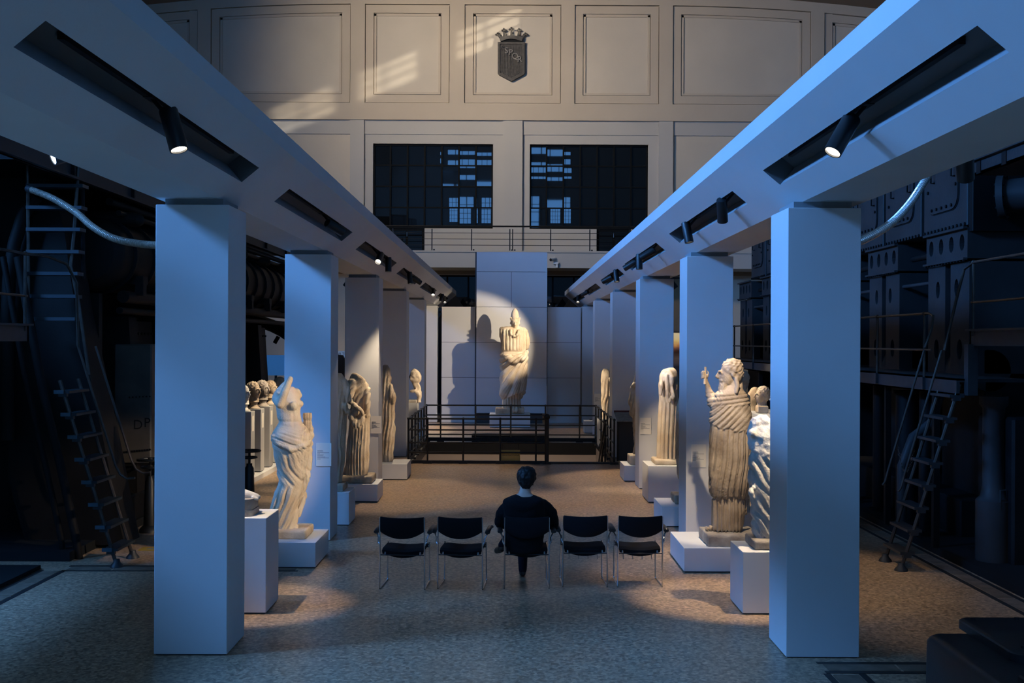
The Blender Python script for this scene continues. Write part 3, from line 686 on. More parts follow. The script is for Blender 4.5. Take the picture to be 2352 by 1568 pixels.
class Fig:
    "a figure measured in a crop of the photograph: origin ox, oy, magnification sc, standing at distance Y"
    def __init__(s, ox, oy, sc, Y): s.ox, s.oy, s.sc, s.Y = ox, oy, sc, Y; s.mb = MB(); s.k = F / Y * sc
    def w(s, u, v, dy=0.0):
        p = at(s.ox + u / s.sc, s.oy + v / s.sc, s.Y); p.y += dy; return p
    def r(s, px): return px / s.k
    def rows(s, rows, dr=0.75, pw=2.3, n=40, step=0.03, dy=0.0):
        rows = sorted(rows, key=lambda r: r[0])
        v = np.array([r[0] for r in rows], float); L = np.array([r[1] for r in rows], float); R = np.array([r[2] for r in rows], float)
        D = np.array([r[3] if len(r) > 3 else dr for r in rows]); O = np.array([r[4] if len(r) > 4 else 0.0 for r in rows])
        m = max(4, int((v[-1] - v[0]) / s.k / step)); rings = []
        for t in np.linspace(v[0], v[-1], m):
            l, r, d, o = np.interp(t, v, L), np.interp(t, v, R), np.interp(t, v, D), np.interp(t, v, O)
            c = s.w((l + r) / 2, t, dy + o); hx = s.r(r - l) / 2; hy = hx * d; ring = []
            for i in range(n):
                a = 2 * PI * i / n; ca, sa = math.cos(a), math.sin(a)
                ring.append((c.x + hx * math.copysign(abs(ca) ** (2 / pw), ca), c.y + hy * math.copysign(abs(sa) ** (2 / pw), sa), c.z))
            rings.append(ring)
        s.mb.loft(rings); return s
    def limb(s, pts, n=14):
        "pts: (u, v, dy, radius in crop pixels)"
        P = [s.w(a, b, c) for a, b, c, _ in pts]; R = [s.r(q[3]) for q in pts]
        for i in range(len(P) - 1):
            s.mb.cyl(P[i], P[i + 1], R[i], R[i + 1], n=n)
        for p, r in zip(P, R): s.mb.ball(p, r * 0.995, n=n, m=8)
        return s
    def ball(s, u, v, dy, r, sc=(1, 1, 1)): s.mb.ball(s.w(u, v, dy), s.r(r), sc); return s
    def head(s, u, v, dy, h, yaw=0.0, tilt=0.0, beard=False, hair='cap', neck=True):
        "h: height from chin to crown in metres, centre at (u, v)"
        c = s.w(u, v, dy); R = Matrix.Rotation(math.radians(yaw), 3, 'Z') @ Matrix.Rotation(math.radians(tilt), 3, 'X')
        L = lambda x, y, z: c + R @ (Vector((x, y, z)) * h)
        B = lambda x, y, z, r, sc: s.mb.ball(L(x, y, z), r * h, sc, rot=R)
        B(0, .06, .13, .40, (.80, 1.0, .93)); B(0, -.12, -.10, .34, (.80, .92, 1.12)); B(0, -.25, -.36, .13, (1.2, 1, .85))
        s.mb.cyl(L(0, -.43, .08), L(0, -.53, -.10), .035 * h, .065 * h, n=8); B(0, -.49, -.11, .06, (1.2, 1, .8))
        B(0, -.40, .11, .10, (2.2, .6, .5)); B(0, -.42, -.21, .055, (1.7, .7, .45)); B(0, -.41, -.27, .05, (1.4, .7, .45))
        for q in (-1, 1): B(q * .325, .05, -.02, .09, (.45, .8, 1.3)); B(q * .13, -.36, .045, .055, (1.2, .7, .8))
        if neck: s.mb.cyl(L(0, .06, -.2), L(0, .12, -.72), .20 * h, .23 * h, n=14)
        if hair == 'cap': B(0, .10, .20, .42, (.92, 1.02, .90)); B(0, .22, 0, .36, (.95, .8, 1.1))
        if hair == 'bun': B(0, .10, .18, .42, (.92, 1.02, .88)); B(0, .58, .05, .17, (1, 1, 1))
        if beard:
            B(0, -.30, -.52, .20, (1.1, .85, 1.6)); B(0, -.26, -.72, .15, (1.0, .8, 1.3)); B(0, -.36, -.23, .12, (1.7, .7, .6))
        s.hc = c; s.hR = R; s.hh = h; return s
    def finish(s, name, parent, material, voxel=0.013, disp=None, smooth=2):
        me = sculpt(name, s.mb, voxel, smooth)
        n = len(me.vertices); co = np.empty(n * 3); me.vertices.foreach_get('co', co); co = co.reshape(-1, 3)
        nr = np.empty(n * 3); me.vertices.foreach_get('normal', nr); nr = nr.reshape(-1, 3)
        if disp is not None:
            x, y, z = co.T
            u = (x * F / s.Y + VPX - s.ox) * s.sc; v = ((H - z) * F / s.Y + VPY - s.oy) * s.sc
            co = co + nr * disp(x, y, z, u, v, nr)[:, None]
        if hasattr(s, 'hc') and s.hc is not None:      # eye hollows and hair relief
            q = (co - np.array(s.hc)) @ np.array(s.hR) / s.hh
            hairm = ss(.10, .22, q[:, 2] + 0.55 * (q[:, 1] + 0.12)) * (np.abs(q).max(axis=1) < 0.9)
            a = getattr(s, 'rel', 1.0) * 0.022 * s.hh * hairm * (np.sin(26 * q[:, 0] + 3 * np.sin(9 * q[:, 2])) * np.sin(24 * q[:, 2] + 3 * np.sin(8 * q[:, 1])) + 0.6 * np.sin(30 * q[:, 1] + 4 * np.sin(10 * q[:, 2])))
            for e in (-1, 1):
                dd = (q[:, 0] - e * .13) ** 2 + (q[:, 1] + .40) ** 2 + (q[:, 2] - .075) ** 2
                a -= 0.02 * s.hh * np.exp(-dd / 0.006)
            co = co + nr * a[:, None]
        base = np.array(wloc(parent)); me.vertices.foreach_set('co', (co - base).ravel()); me.update()
        return put(name, me, material, parent, (0, 0, 0), 'all')

def pedestal(x0, x1, y0, y1, h, label, z0=0.0, mt=PEDW, group='white pedestals', name='pedestal'):
    t = thing(name, label, 'pedestal', ((x0 + x1) / 2, (y0 + y1) / 2, z0), group)
    part('block', MB().bbox(x0, x1, y0, y1, z0 + 0.018, z0 + h, 0.004), mt, t)
    part('foot_gap', MB().box(x0 + 0.015, x1 - 0.015, y0 + 0.015, y1 - 0.015, z0, z0 + 0.018), RECESS, t)
    return t
def rough_block(x0, x1, y0, y1, z0, z1, amp=0.012, n=7, round_=0.0):
    "stone block with uneven faces"
    m = MB(); m.bbox(x0, x1, y0, y1, z0, z1, max(0.01, round_))
    me = sculpt('block', m, 0.02, 1); N = len(me.vertices); co = np.empty(N * 3); me.vertices.foreach_get('co', co); co = co.reshape(-1, 3)
    nr = np.empty(N * 3); me.vertices.foreach_get('normal', nr); nr = nr.reshape(-1, 3)
    co += nr * (amp * (wob(*co.T, 23) * 0.6 + wob(*co.T, 60, 2) * 0.4))[:, None]
    co[:, 2] = np.maximum(co[:, 2], z0)
    me.vertices.foreach_set('co', co.ravel()); me.update(); return me
def rough_part(name, parent, material, *a, **k):
    me = rough_block(*a, **k); b = wloc(parent); me.transform(Matrix.Translation(-b)); return put(name, me, material, parent, (0, 0, 0), 'all')

# ---- left row ------------------------------------------------------------
pedestal(-3.10, -2.49, 11.15, 11.75, 0.985, 'tall blue-lit pedestal nearest the hall on the left, carrying a marble foot')
pedestal(-3.35, -2.385, 13.40, 14.38, 0.316, 'low white pedestal under the nude headless statue on the left')
pedestal(-3.10, -2.43, 16.5, 17.15, 0.50, 'white pedestal half behind the second left column, with a small stone base')
pedestal(-3.2, -2.29, 18.9, 19.68, 0.31, 'low pale pedestal beside the third left column, under a statue with hand on hip')
pedestal(-3.05, -2.07, 21.95, 22.85, 0.32, 'low grey-white pedestal between the third and fourth left columns, by the fence')
pedestal(-2.95, -2.36, 27.7, 28.2, 1.22, 'dark-topped post pedestal left of the fenced stair opening', mt=GREYP)
# marble foot on its inscribed base
t = thing('foot_sculpture', 'broken marble foot on a rounded inscribed stone base, left front pedestal', 'sculpture', (-2.85, 11.45, 0.985))
zz = 0.985
def slabmesh(x0, x1, y0, y1, z0, z1, r):
    pts = []
    for cx, cy, a0 in ((x1 - r, y0 + r, -90), (x1 - r, y1 - r, 0), (x0 + r, y1 - r, 90), (x0 + r, y0 + r, 180)):
        pts += [(cx + r * math.cos(math.radians(a0 + 15 * i)), cy + r * math.sin(math.radians(a0 + 15 * i))) for i in range(7)]
    return MB().prism(pts, 'z', z0, z1)
part('inscribed_base', slabmesh(-3.06, -2.655, 11.22, 11.62, zz, zz + 0.062, 0.08), M_GREY, t, True)
part('rough_base', slabmesh(-3.06, -2.665, 11.23, 11.62, zz + 0.066, zz + 0.175, 0.08), M_GREY, t, True)
put_text('inscription', 'DCCCCLXXII', 0.040, (-2.86, 11.217, zz + 0.032), (PI / 2, 0, 0), mat('inscription paint', (0.16, 0.14, 0.12), 0.8), t, 0.001)
f = Fig(540, 840, 3.137, 11.42)
f.limb([(20, 935, 0.0, 42), (60, 925, 0, 40), (110, 932, 0, 30), (150, 942, 0, 24), (168, 945, 0, 17)])
f.mb.ball((-2.98, 11.42, zz + .20), 0.06)
for i, q in enumerate((-.05, -.03, -.01, .01, .03)): f.limb([(140, 945, q, 14), (168 - 3 * i, 955, q, 11)])
f.finish('foot', t, M_WHITE, 0.007, lambda x, y, z, u, v, n: 0.003 * wob(x, y, z, 60))

# nude statue with raised arm
t = thing('statue', 'headless nude female marble statue with raised arm and drapery round the hips', 'statue', (-2.76, 13.9, 0.316), 'marble statues')
f = Fig(540, 840, 3.137, 13.85)
f.rows([(150, 330, 420, .8), (168, 300, 440, .62), (200, 284, 455, .60), (235, 284, 470, .62), (265, 290, 478, .64), (300, 296, 474, .68), (330, 300, 470, .66), (370, 305, 474, .64), (400, 312, 484, .66), (430, 318, 496, .70), (470, 312, 520, .74), (520, 300, 530, .76), (570, 300, 525, .76)], pw=2.1)
f.rows([(405, 318, 480, .5), (440, 296, 500, .66), (480, 271, 524, .80), (515, 270, 540, .84), (545, 274, 540, .84), (580, 280, 528, .8), (650, 290, 520, .8), (700, 303, 508, .8), (750, 314, 498, .82), (800, 320, 488, .85), (840, 322, 478, .88), (870, 318, 470, .9), (910, 300, 464, .85), (950, 286, 456, .8), (1000, 268, 448, .75), (1050, 258, 446, .7), (1100, 262, 446, .7), (1150, 272, 446, .7), (1195, 284, 440, .72)], pw=2.2)
f.rows([(343, 474, 540, .5, .13), (400, 474, 542, .5, .13), (500, 480, 544, .6, .13), (560, 490, 538, .7, .13), (650, 480, 532, .7, .13), (735, 470, 528, .8, .13), (800, 460, 520, .8, .12), (900, 440, 494, .9, .12), (970, 435, 490, .9, .12), (1060, 430, 464, .9, .1), (1090, 432, 458, .9, .1)], pw=2.6)
f.ball(432, 284, -0.092, 32).ball(468, 272, -0.01, 27)
f.limb([(312, 215, -0.03, 36), (318, 235, -.14, 36), (350, 268, -0.21, 33), (385, 180, -0.22, 29), (420, 92, -.20, 22)])
f.limb([(310, 205, 0.02, 34), (345, 150, 0.03, 26), (378, 112, 0.02, 18)])
f.limb([(440, 190, 0.02, 30), (455, 215, .04, 24)])
f.limb([(290, 500, -.12, 15), (350, 560, -.165, 18), (430, 590, -.18, 19), (500, 565, -.13, 20), (532, 540, -.05, 18)])
f.limb([(345, 1190, -.04, 24), (340, 1200, -.12, 17), (330, 1205, -.18, 12)]).limb([(425, 1150, -.03, 26), (430, 1190, -.05, 24), (450, 1203, -.12, 14)])
def d1(x, y, z, u, v, n):
    a_, b_ = (u - 400) / 500, (v - 700) / 500
    cl = ss(445, 505, v + 0.25 * (u - 400))
    a = 0.030 * cl * ss(520, 620, v) * (1 - ss(830, 900, v)) * cloth(u * 0.075 - v * 0.045, a_, b_, .4)
    a += 0.032 * cl * (1 - ss(560, 640, v)) * cloth((v * 0.9 - 0.35 * u) * 0.125, a_, b_, 1.1, .55)
    a += 0.036 * ss(830, 930, v) * cloth((u + 0.40 * v) * 0.125, a_, b_, 2.0)
    a += 0.026 * ss(476, 492, u) * cloth(u * 0.36, a_, b_, .2) * ss(330, 360, v)
    a += 0.010 * cl - 0.010 * np.exp(-((v - 405) / 12) ** 2) * (1 - cl) - .006 * np.exp(-((u - 430 - (v - 350) * .1) / 10) ** 2) * ss(320, 350, v) * (1 - cl)
    return a + 0.0015 * wob(x, y, z, 40)
f.finish('figure', t, M_CREAM, 0.0105, d1)
rough_part('plinth', t, M_TAN, -3.10, -2.545, 13.62, 14.20, 0.316, 0.425, amp=.006)

# small stone base with broken figure behind the second column
t = thing('statue', 'shadowed headless draped statue half hidden by the second left column', 'statue', (-2.72, 16.85, 0.50), 'marble statues')
f = Fig(760, 820, 4.48, 16.85)
f.rows([(165, 20, 110, .8), (185, -40, 128, .6), (230, -70, 150, .6), (300, -75, 172, .65), (420, -70, 165, .7), (520, -75, 165, .7), (700, -85, 158, .7), (900, -90, 150, .7), (1100, -80, 135, .7), (1290, -70, 110, .7)])
f.limb([(140, 260, -.02, 42), (175, 360, -.06, 34), (185, 440, -.05, 26)]).limb([(150, 500, -.1, 34), (185, 560, -.1, 22), (190, 590, -.1, 10)])
f.finish('figure', t, M_TAN, 0.015, lambda x, y, z, u, v, n: 0.035 * cloth(u * .17 + v * .01, u / 500, v / 600, .7) * ss(220, 300, v))
rough_part('plinth', t, M_BROWN, -2.98, -2.53, 16.58, 17.05, 0.50, 0.61, amp=.014)

# statue with hand on hip
t = thing('statue', 'headless draped statue with left hand on its hip beside the third left column', 'statue', (-2.75, 19.3, 0.31), 'marble statues')
f = Fig(760, 820, 4.48, 19.3)
f.rows([(162, 222, 268, .8), (185, 205, 300, .7), (215, 192, 340, .66), (260, 190, 370, .66), (310, 200, 398, .66), (350, 208, 402, .68), (420, 215, 395, .7), (500, 205, 398, .74), (600, 195, 402, .78), (700, 195, 398, .8), (850, 180, 394, .8), (1000, 163, 388, .8), (1150, 148, 378, .8), (1225, 140, 372, .8)], pw=2.4)
f.limb([(225, 260, -.12, 42), (225, 330, -.16, 44), (205, 385, -.18, 40)])
f.limb([(208, 390, -.18, 28), (200, 430, -.22, 28), (260, 480, -.30, 24), (335, 535, -.30, 20), (350, 570, -.28, 18)])
f.limb([(375, 330, -.05, 34), (385, 450, -.12, 30), (385, 560, -.16, 26), (375, 605, -.16, 12)])
f.ball(265, 550, -.20, 52)
f.limb([(230, 600, -.22, 40), (280, 690, -.26, 34), (335, 650, -.24, 30), (350, 590, -.22, 18)])
def d2(x, y, z, u, v, n):
    a = 0.046 * ss(600, 760, v) * cloth(u * 0.215, (u - 290) / 900, (v - 900) / 1600, .3)
    a += 0.030 * (1 - ss(600, 720, v)) * cloth(u * .085 + v * .075, (u - 290) / 400, (v - 400) / 400, 1.3) * ss(200, 260, v)
    return a + .002 * wob(x, y, z, 30)
f.finish('figure', t, M_TAN, 0.014, d2)
rough_part('plinth', t, M_BROWN, -3.02, -2.40, 19.0, 19.6, 0.31, 0.44, amp=.014)

# slender statue between the third and fourth columns
t = thing('statue', 'weathered veiled statue seen past the third left column', 'statue', (-2.58, 22.4, 0.32), 'marble statues')
f = Fig(760, 820, 4.48, 22.4)
f.rows([(82, 540, 586, .9), (110, 520, 600, .9), (150, 505, 612, .8), (200, 495, 620, .8), (240, 490, 624, .8), (262, 490, 612, .8), (300, 478, 640, .8), (360, 470, 658, .8), (430, 465, 672, .8), (470, 475, 664, .8), (600, 478, 657, .8), (800, 480, 655, .8), (950, 490, 642, .8), (1085, 500, 622, .8)])
f.limb([(620, 300, -.1, 26), (640, 400, -.14, 30), (650, 460, -.12, 18)])
f.finish('figure', t, M_TAN, 0.016, lambda x, y, z, u, v, n: 0.050 * cloth(u * .19 + v * .012, (u - 560) / 500, v / 700, .9) * ss(120, 200, v) + .016 * wob(x, y, z, 22))
# cuirass fragment by the fence
t = thing('statue', 'broken stone torso fragment on the dark-topped post left of the fence', 'statue', (-2.6, 27.95, 1.22), 'marble statues')
f = Fig(760, 820, 4.48, 27.95)
f.rows([(128, 845, 890, .8), (150, 815, 920, .8), (200, 805, 936, .8), (235, 812, 925, .8), (255, 830, 905, .8)])
f.rows([(240, 838, 905, .7), (300, 850, 925, .7), (360, 880, 938, .7), (420, 895, 940, .8), (466, 884, 938, .9)])
f.limb([(825, 350, -.1, 14), (870, 340, -.1, 18), (900, 380, -.1, 18)])
f.finish('figure', t, M_CREAM, 0.018, lambda x, y, z, u, v, n: .03 * wob(x, y, z, 20) + .012 * wob(x, y, z, 48))
rough_part('plinth', t, M_GREY, -2.62, -2.38, 27.8, 28.1, 1.22, 1.29, amp=.004)

# ---- colossal statue ------------------------------------------------------
YA = 35.75
pedestal(at(1129, 0, 35.4).x, at(1222.5, 0, 35.4).x, 35.35, 36.5, 0.43, 'wide pale stone pedestal under the colossal helmeted statue')
t = thing('statue', 'colossal helmeted female statue in heavy drapery before the tall panel pillar', 'statue', (0.16, YA, 0.43), 'marble statues')
f = Fig(1020, 680, 4.9, YA)
f.rows([(340, 690, 865, .6), (352, 645, 880, .55), (370, 632, 893, .55), (400, 628, 915, .58), (440, 632, 933, .62), (500, 640, 938, .66), (560, 645, 930, .68), (610, 645, 928, .68), (660, 640, 934, .68), (720, 642, 932, .68), (800, 648, 926, .7), (900, 646, 920, .7), (980, 640, 915, .7), (1050, 634, 912, .7), (1090, 636, 905, .7), (1120, 645, 885, .68), (1150, 655, 862, .66)], pw=2.5)
f.rows([(1060, 665, 865, .62), (1170, 660, 862, .66), (1290, 656, 864, .7)], pw=2.6)
f.limb([(890, 390, 0, 42), (925, 470, -.05, 38), (930, 540, -.08, 34), (925, 575, -.08, 26)])
f.limb([(655, 375, 0, 34), (648, 440, 0, 26)])
f.limb([(690, 660, -.24, 28), (760, 720, -.34, 34), (860, 690, -.34, 34), (925, 630, -.2, 30)])
f.limb([(795, 1270, -.28, 26), (800, 1285, -.38, 16)])
f.head(798, 302, -.06, 0.46, 0, 6, hair='')
f.mb.ball(f.w(797, 240, -.02), f.r(52), (.84, 1.05, .95)); f.mb.lathe([(f.r(47), 0), (f.r(46), f.r(35)), (f.r(40), f.r(65)), (f.r(29), f.r(92)), (f.r(14), f.r(112)), (f.r(4), f.r(117))], f.w(797, 252, -.01), 20)
f.limb([(755, 268, -.17, 8), (797, 258, -.235, 9), (840, 268, -.17, 8)])
f.rel = 0.0
f.limb([(752, 262, -.06, 10), (748, 245, -.1, 9)]).limb([(848, 262, -.06, 12), (850, 245, -.1, 10)])
f.limb([(745, 385, -.26, 11), (760, 430, -.30, 12), (800, 455, -.31, 12), (835, 420, -.29, 12), (845, 380, -.25, 11)])
def dA(x, y, z, u, v, n):
    hem = 1165 - (u - 655) * 0.42
    him = ss(640, 670, v) * (1 - ss(-6, 6, v - hem))
    top = (1 - ss(585, 620, v)) * ss(355, 400, v)
    a_, b_ = (u - 790) / 600, (v - 800) / 600
    a = 0.075 * top * cloth(u * 0.165, a_ * .6, b_ * .5, .5)
    ang = np.arctan2(v - 560, 990 - u)
    a += 0.090 * him * cloth(ang * 34, a_ * .7, b_ * .5, 1.2) + 0.03 * him
    a += 0.085 * ss(0, 8, v - hem) * cloth(u * .21, a_ * .4, b_ * .3, .1)
    a -= 0.035 * np.exp(-((v - 625) / 14) ** 2) * (np.abs(u - 790) < 140)
    a *= ss(345, 372, v)
    return a + 0.008 * wob(x, y, z, 14) * ss(345, 372, v)
f.finish('figure', t, M_CREAM, 0.017, dA)
rough_part('plinth', t, M_TAN, at(1142.5, 0, YA).x, at(1208.5, 0, YA).x, 35.45, 36.2, 0.43, 0.62, amp=.006)

# ---- right row ------------------------------------------------------------
pedestal(2.41, 3.05, 11.22, 11.86, 0.646, 'white pedestal under the headless white torso, behind the nearest right column')
pedestal(2.13, 3.25, 13.25, 14.40, 0.30, 'low wide white pedestal under the bearded statue')
pedestal(2.315, 3.2, 16.5, 17.45, 0.31, 'low blue-fronted pedestal half behind the second right column')
pedestal(2.42, 3.15, 18.99, 19.85, 0.642, 'tall pale pedestal under the veiled headless statue')
pedestal(2.30, 3.10, 21.86, 22.7, 0.32, 'low white pedestal half behind the third right column, carrying a small plinth')
pedestal(2.28, 2.62, 33.3, 33.9, 0.37, 'small white block on the floor near the right display wall')
pedestal(2.36, 2.85, 28.9, 29.5, 0.74, 'grey pedestal right of the fenced stair opening', mt=GREYP)
# bearded statue
t = thing('statue', 'bearded male statue in long drapery raising a hand with a short rod', 'statue', (2.9, 13.65, 0.30), 'marble statues')
YD = 13.65
f = Fig(1580, 800, 3.267, YD)
f.rows([(268, 315, 385, .8), (290, 260, 408, .62), (330, 222, 424, .6), (370, 205, 440, .6), (410, 190, 452, .62), (470, 180, 464, .64), (540, 175, 474, .66), (600, 176, 478, .68), (680, 174, 472, .70), (780, 172, 464, .72), (880, 166, 460, .74), (960, 160, 460, .74), (1040, 172, 456, .74), (1090, 182, 440, .72), (1110, 186, 425, .7)], pw=2.4)
f.rows([(1080, 196, 418, .68), (1200, 192, 415, .7), (1330, 190, 405, .72), (1362, 192, 398, .72)], pw=2.5)
f.rows([(900, 380, 462, .7, .06), (1000, 372, 460, .7, .04), (1100, 378, 456, .7, .02), (1180, 390, 450, .8, 0), (1240, 400, 432, .9, 0)], pw=2.4)
f.limb([(205, 400, .05, 44), (188, 365, .10, 26), (170, 310, .14, 24), (155, 262, .14, 17)])
f.ball(150, 215, .14, 21, (.8, .7, 1.2)).limb([(152, 262, .14, 16), (150, 235, .14, 15)])
for q, (a, b) in enumerate(((170, 182), (186, 196), (202, 212), (216, 226))):
    f.limb([(140, b - 4, .10, 7), (122, b - 6, .09, 8), (114, b + 4, .12, 6.5)])
f.limb([(160, 215, .11, 8), (166, 190, .11, 7), (160, 172, .12, 6)])
f.head(318, 190, 0.0, 0.335, -90, 4, beard=True, hair='cap')
f.limb([(350, 225, -.10, 15), (362, 275, -.10, 17), (350, 320, -.12, 14)]).limb([(385, 240, 0, 22), (395, 290, .0, 20)])
f.limb([(210, 1340, -.02, 24), (165, 1348, -.02, 16), (135, 1353, -.03, 11)])
def dD(x, y, z, u, v, n):
    hem1 = 570 + (u - 175) * 0.20 + 10 * np.sin(u / 17)
    a_, b_ = (u - 320) / 500, (v - 700) / 700
    up = ss(300, 345, v) * (1 - ss(-4, 4, v - hem1)); neckr = up * (1 - ss(385, 430, v))
    sm = 1 - .75 * ss(330, 420, u) * ss(380, 450, v)
    a = 0.016 * up + 0.030 * up * (1 - ss(400, 440, v)) * cloth(v * 0.21 + u * 0.03, a_, b_, .2, .5)
    a += 0.030 * up * ss(390, 430, v) * sm * cloth(v * 0.125 + u * 0.135, a_, b_, 1.4, .6)
    mid = ss(-4, 6, v - hem1) * (1 - ss(-8, 8, v - 1105 - 14 * np.sin(u / 30)))
    a += 0.046 * mid * cloth(u * 0.145 + (v - 600) * 0.016, a_ * .8, b_ * .8, 2.2) + .006 * mid
    a += 0.044 * ss(0, 14, v - 1108 - 14 * np.sin(u / 30)) * cloth(u * 0.235, a_ * .4, b_ * .4, .3)
    bd = np.exp(-((u - 240) / 40) ** 2) * ss(235, 260, v) * (1 - ss(380, 410, v))
    a += 0.016 * bd * (fold(u * .35 + 1.4 * np.sin(v / 9)) - .5)
    return a + .003 * wob(x, y, z, 35)
f.finish('figure', t, M_BROWN, 0.0100, dD)
m = MB(); m.cyl(f.w(137, 270, .105), f.w(143, 140, .105), f.r(9), n=10)
part('rod', m, M_TAN, t, True)
rough_part('plinth', t, M_GREY, 2.43, 3.10, 13.34, 14.0, 0.30, 0.445, amp=.012)
# headless white torso
t = thing('statue', 'headless white draped statue, brightly lit, partly hidden by the nearest right column', 'statue', (2.78, 11.55, 0.646), 'marble statues')
f = Fig(1580, 800, 3.267, 11.55)
f.rows([(500, 540, 585, .8), (520, 495, 610, .7), (550, 484, 640, .66), (590, 474, 655, .66), (640, 456, 664, .68), (690, 468, 672, .7), (760, 476, 682, .72), (830, 466, 690, .74), (900, 458, 696, .76), (1000, 456, 698, .76), (1080, 464, 692, .76), (1200, 474, 690, .76), (1300, 484, 684, .76), (1385, 488, 676, .76), (1418, 495, 665, .76)], pw=2.3)
f.ball(476, 630, -.06, 26)
f.limb([(470, 1040, -.1, 20), (455, 1075, -.12, 20), (468, 1110, -.12, 15)])
def dT(x, y, z, u, v, n):
    lo = ss(-8, 8, v - (745 + (u - 470) * 0.75)); a_, b_ = (u - 570) / 500, (v - 1000) / 500
    a = 0.016 * (1 - lo) * wob(x, y, z, 14) + .010 * (1 - lo) * wob(x, y, z, 40) + .006 * (1 - lo) * wob(x, y, z, 90) + .016 * (1 - lo)
    return a + lo * 0.034 * cloth(u * 0.085 - v * 0.052, a_, b_, 1.8)
f.finish('figure', t, M_WHITE, 0.0115, dT)
rough_part('plinth', t, M_GREY, 2.55, 3.02, 11.32, 11.80, 0.646, 0.745, amp=.002)
# veiled headless statue
t = thing('statue', 'veiled headless statue with deep straight folds on the tall right pedestal', 'statue', (2.75, 19.4, 0.642), 'marble statues')
f = Fig(1340, 820, 3.823, 19.4)
f.rows([(92, 748, 792, .8), (105, 705, 808, .75), (125, 684, 820, .7), (160, 670, 830, .68), (230, 664, 840, .7), (300, 660, 846, .72), (340, 660, 846, .74), (400, 664, 838, .76), (500, 656, 830, .78), (650, 650, 822, .78), (800, 646, 816, .78), (905, 646, 812, .78)], pw=2.4)
f.limb([(735, 130, -.14, 30), (760, 180, -.20, 26), (755, 230, -.22, 22)])
f.limb([(690, 150, -.12, 20), (672, 250, -.18, 18), (664, 325, -.18, 12)]).limb([(720, 160, -.2, 20), (715, 280, -.25, 18), (718, 355, -.24, 11)]).limb([(750, 250, -.22, 22), (770, 330, -.24, 20), (740, 380, -.22, 16)])
def dV(x, y, z, u, v, n):
    lo = ss(370, 400, v)
    return lo * 0.048 * cloth(u * 0.165 + .35, (u - 735) / 900, (v - 600) / 2500, .2) - .012 * lo + (1 - lo) * .034 * cloth(u * .13 - v * .01, (u - 735) / 300, v / 400, .8) * ss(120, 180, v) + .003 * wob(x, y, z, 35)
f.finish('figure', t, M_CREAM, 0.0135, dV)
rough_part('plinth', t, M_CREAM, at(1507, 0, 19.3).x, at(1555, 0, 19.3).x + .05, 19.12, 19.7, 0.642, 0.735, amp=.004)
# statue behind the second right column
t = thing('statue', 'slender draped statue mostly behind the second right column', 'statue', (2.75, 17.0, 0.31), 'marble statues')
f = Fig(1340, 820, 3.823, 17.0)
f.rows([(270, 880, 940, .8), (300, 858, 965, .7), (350, 842, 980, .7), (420, 828, 990, .7), (470, 818, 990, .7), (560, 826, 985, .72), (700, 826, 980, .74), (850, 814, 975, .76), (960, 818, 970, .76), (1080, 838, 960, .76), (1230, 850, 950, .76)])
f.limb([(835, 420, -.15, 18), (822, 470, -.2, 20), (870, 470, -.24, 22), (930, 450, -.22, 22)])
f.finish('figure', t, M_TAN, 0.015, lambda x, y, z, u, v, n: 0.036 * cloth(u * .17 + v * .012, u / 500, v / 700, .5) * ss(330, 450, v))
rough_part('plinth', t, M_BROWN, 2.55, 3.05, 16.75, 17.2, 0.31, 0.45, amp=.016)
# draped statue behind the third right column
t = thing('statue', 'brown draped statue mostly behind the third right column', 'statue', (2.65, 22.3, 0.32), 'marble statues')
f = Fig(1340, 820, 3.823, 22.3)
f.rows([(90, 470, 500, .9), (130, 456, 512, .9), (190, 446, 522, .8), (235, 430, 535, .7), (260, 412, 545, .7), (310, 414, 548, .7), (385, 396, 552, .74), (430, 408, 548, .74), (480, 402, 548, .74), (560, 436, 540, .74), (700, 440, 540, .74), (870, 445, 535, .74)])
f.limb([(440, 235, -.12, 18), (420, 250, -.16, 14)])
f.finish('figure', t, M_BROWN, 0.016, lambda x, y, z, u, v, n: 0.045 * cloth(u * .15 + v * .03, u / 400, v / 500, .4) * ss(200, 260, v))
rough_part('plinth', t, M_CREAM, 2.43, 2.90, 22.0, 22.55, 0.32, 0.505, amp=.006)
# bent cloaked figure by the fence
t = thing('statue', 'small bent cloaked statue on the grey pedestal right of the fence', 'statue', (2.55, 29.2, 0.74), 'marble statues')
f = Fig(1340, 820, 3.823, 29.2)
f.rows([(100, 178, 208, .9), (115, 166, 228, .9), (150, 155, 240, .9), (190, 154, 238, .8), (240, 156, 232, .8), (320, 155, 230, .8), (400, 157, 222, .8), (480, 162, 215, .8), (548, 166, 210, .8)])
f.limb([(225, 185, -.2, 12), (235, 220, -.2, 10), (226, 330, -.14, 10)])
f.finish('figure', t, M_CREAM, 0.02, lambda x, y, z, u, v, n: 0.04 * cloth(u * .2 + v * .02, u / 200, v / 400, .6) * ss(150, 220, v))

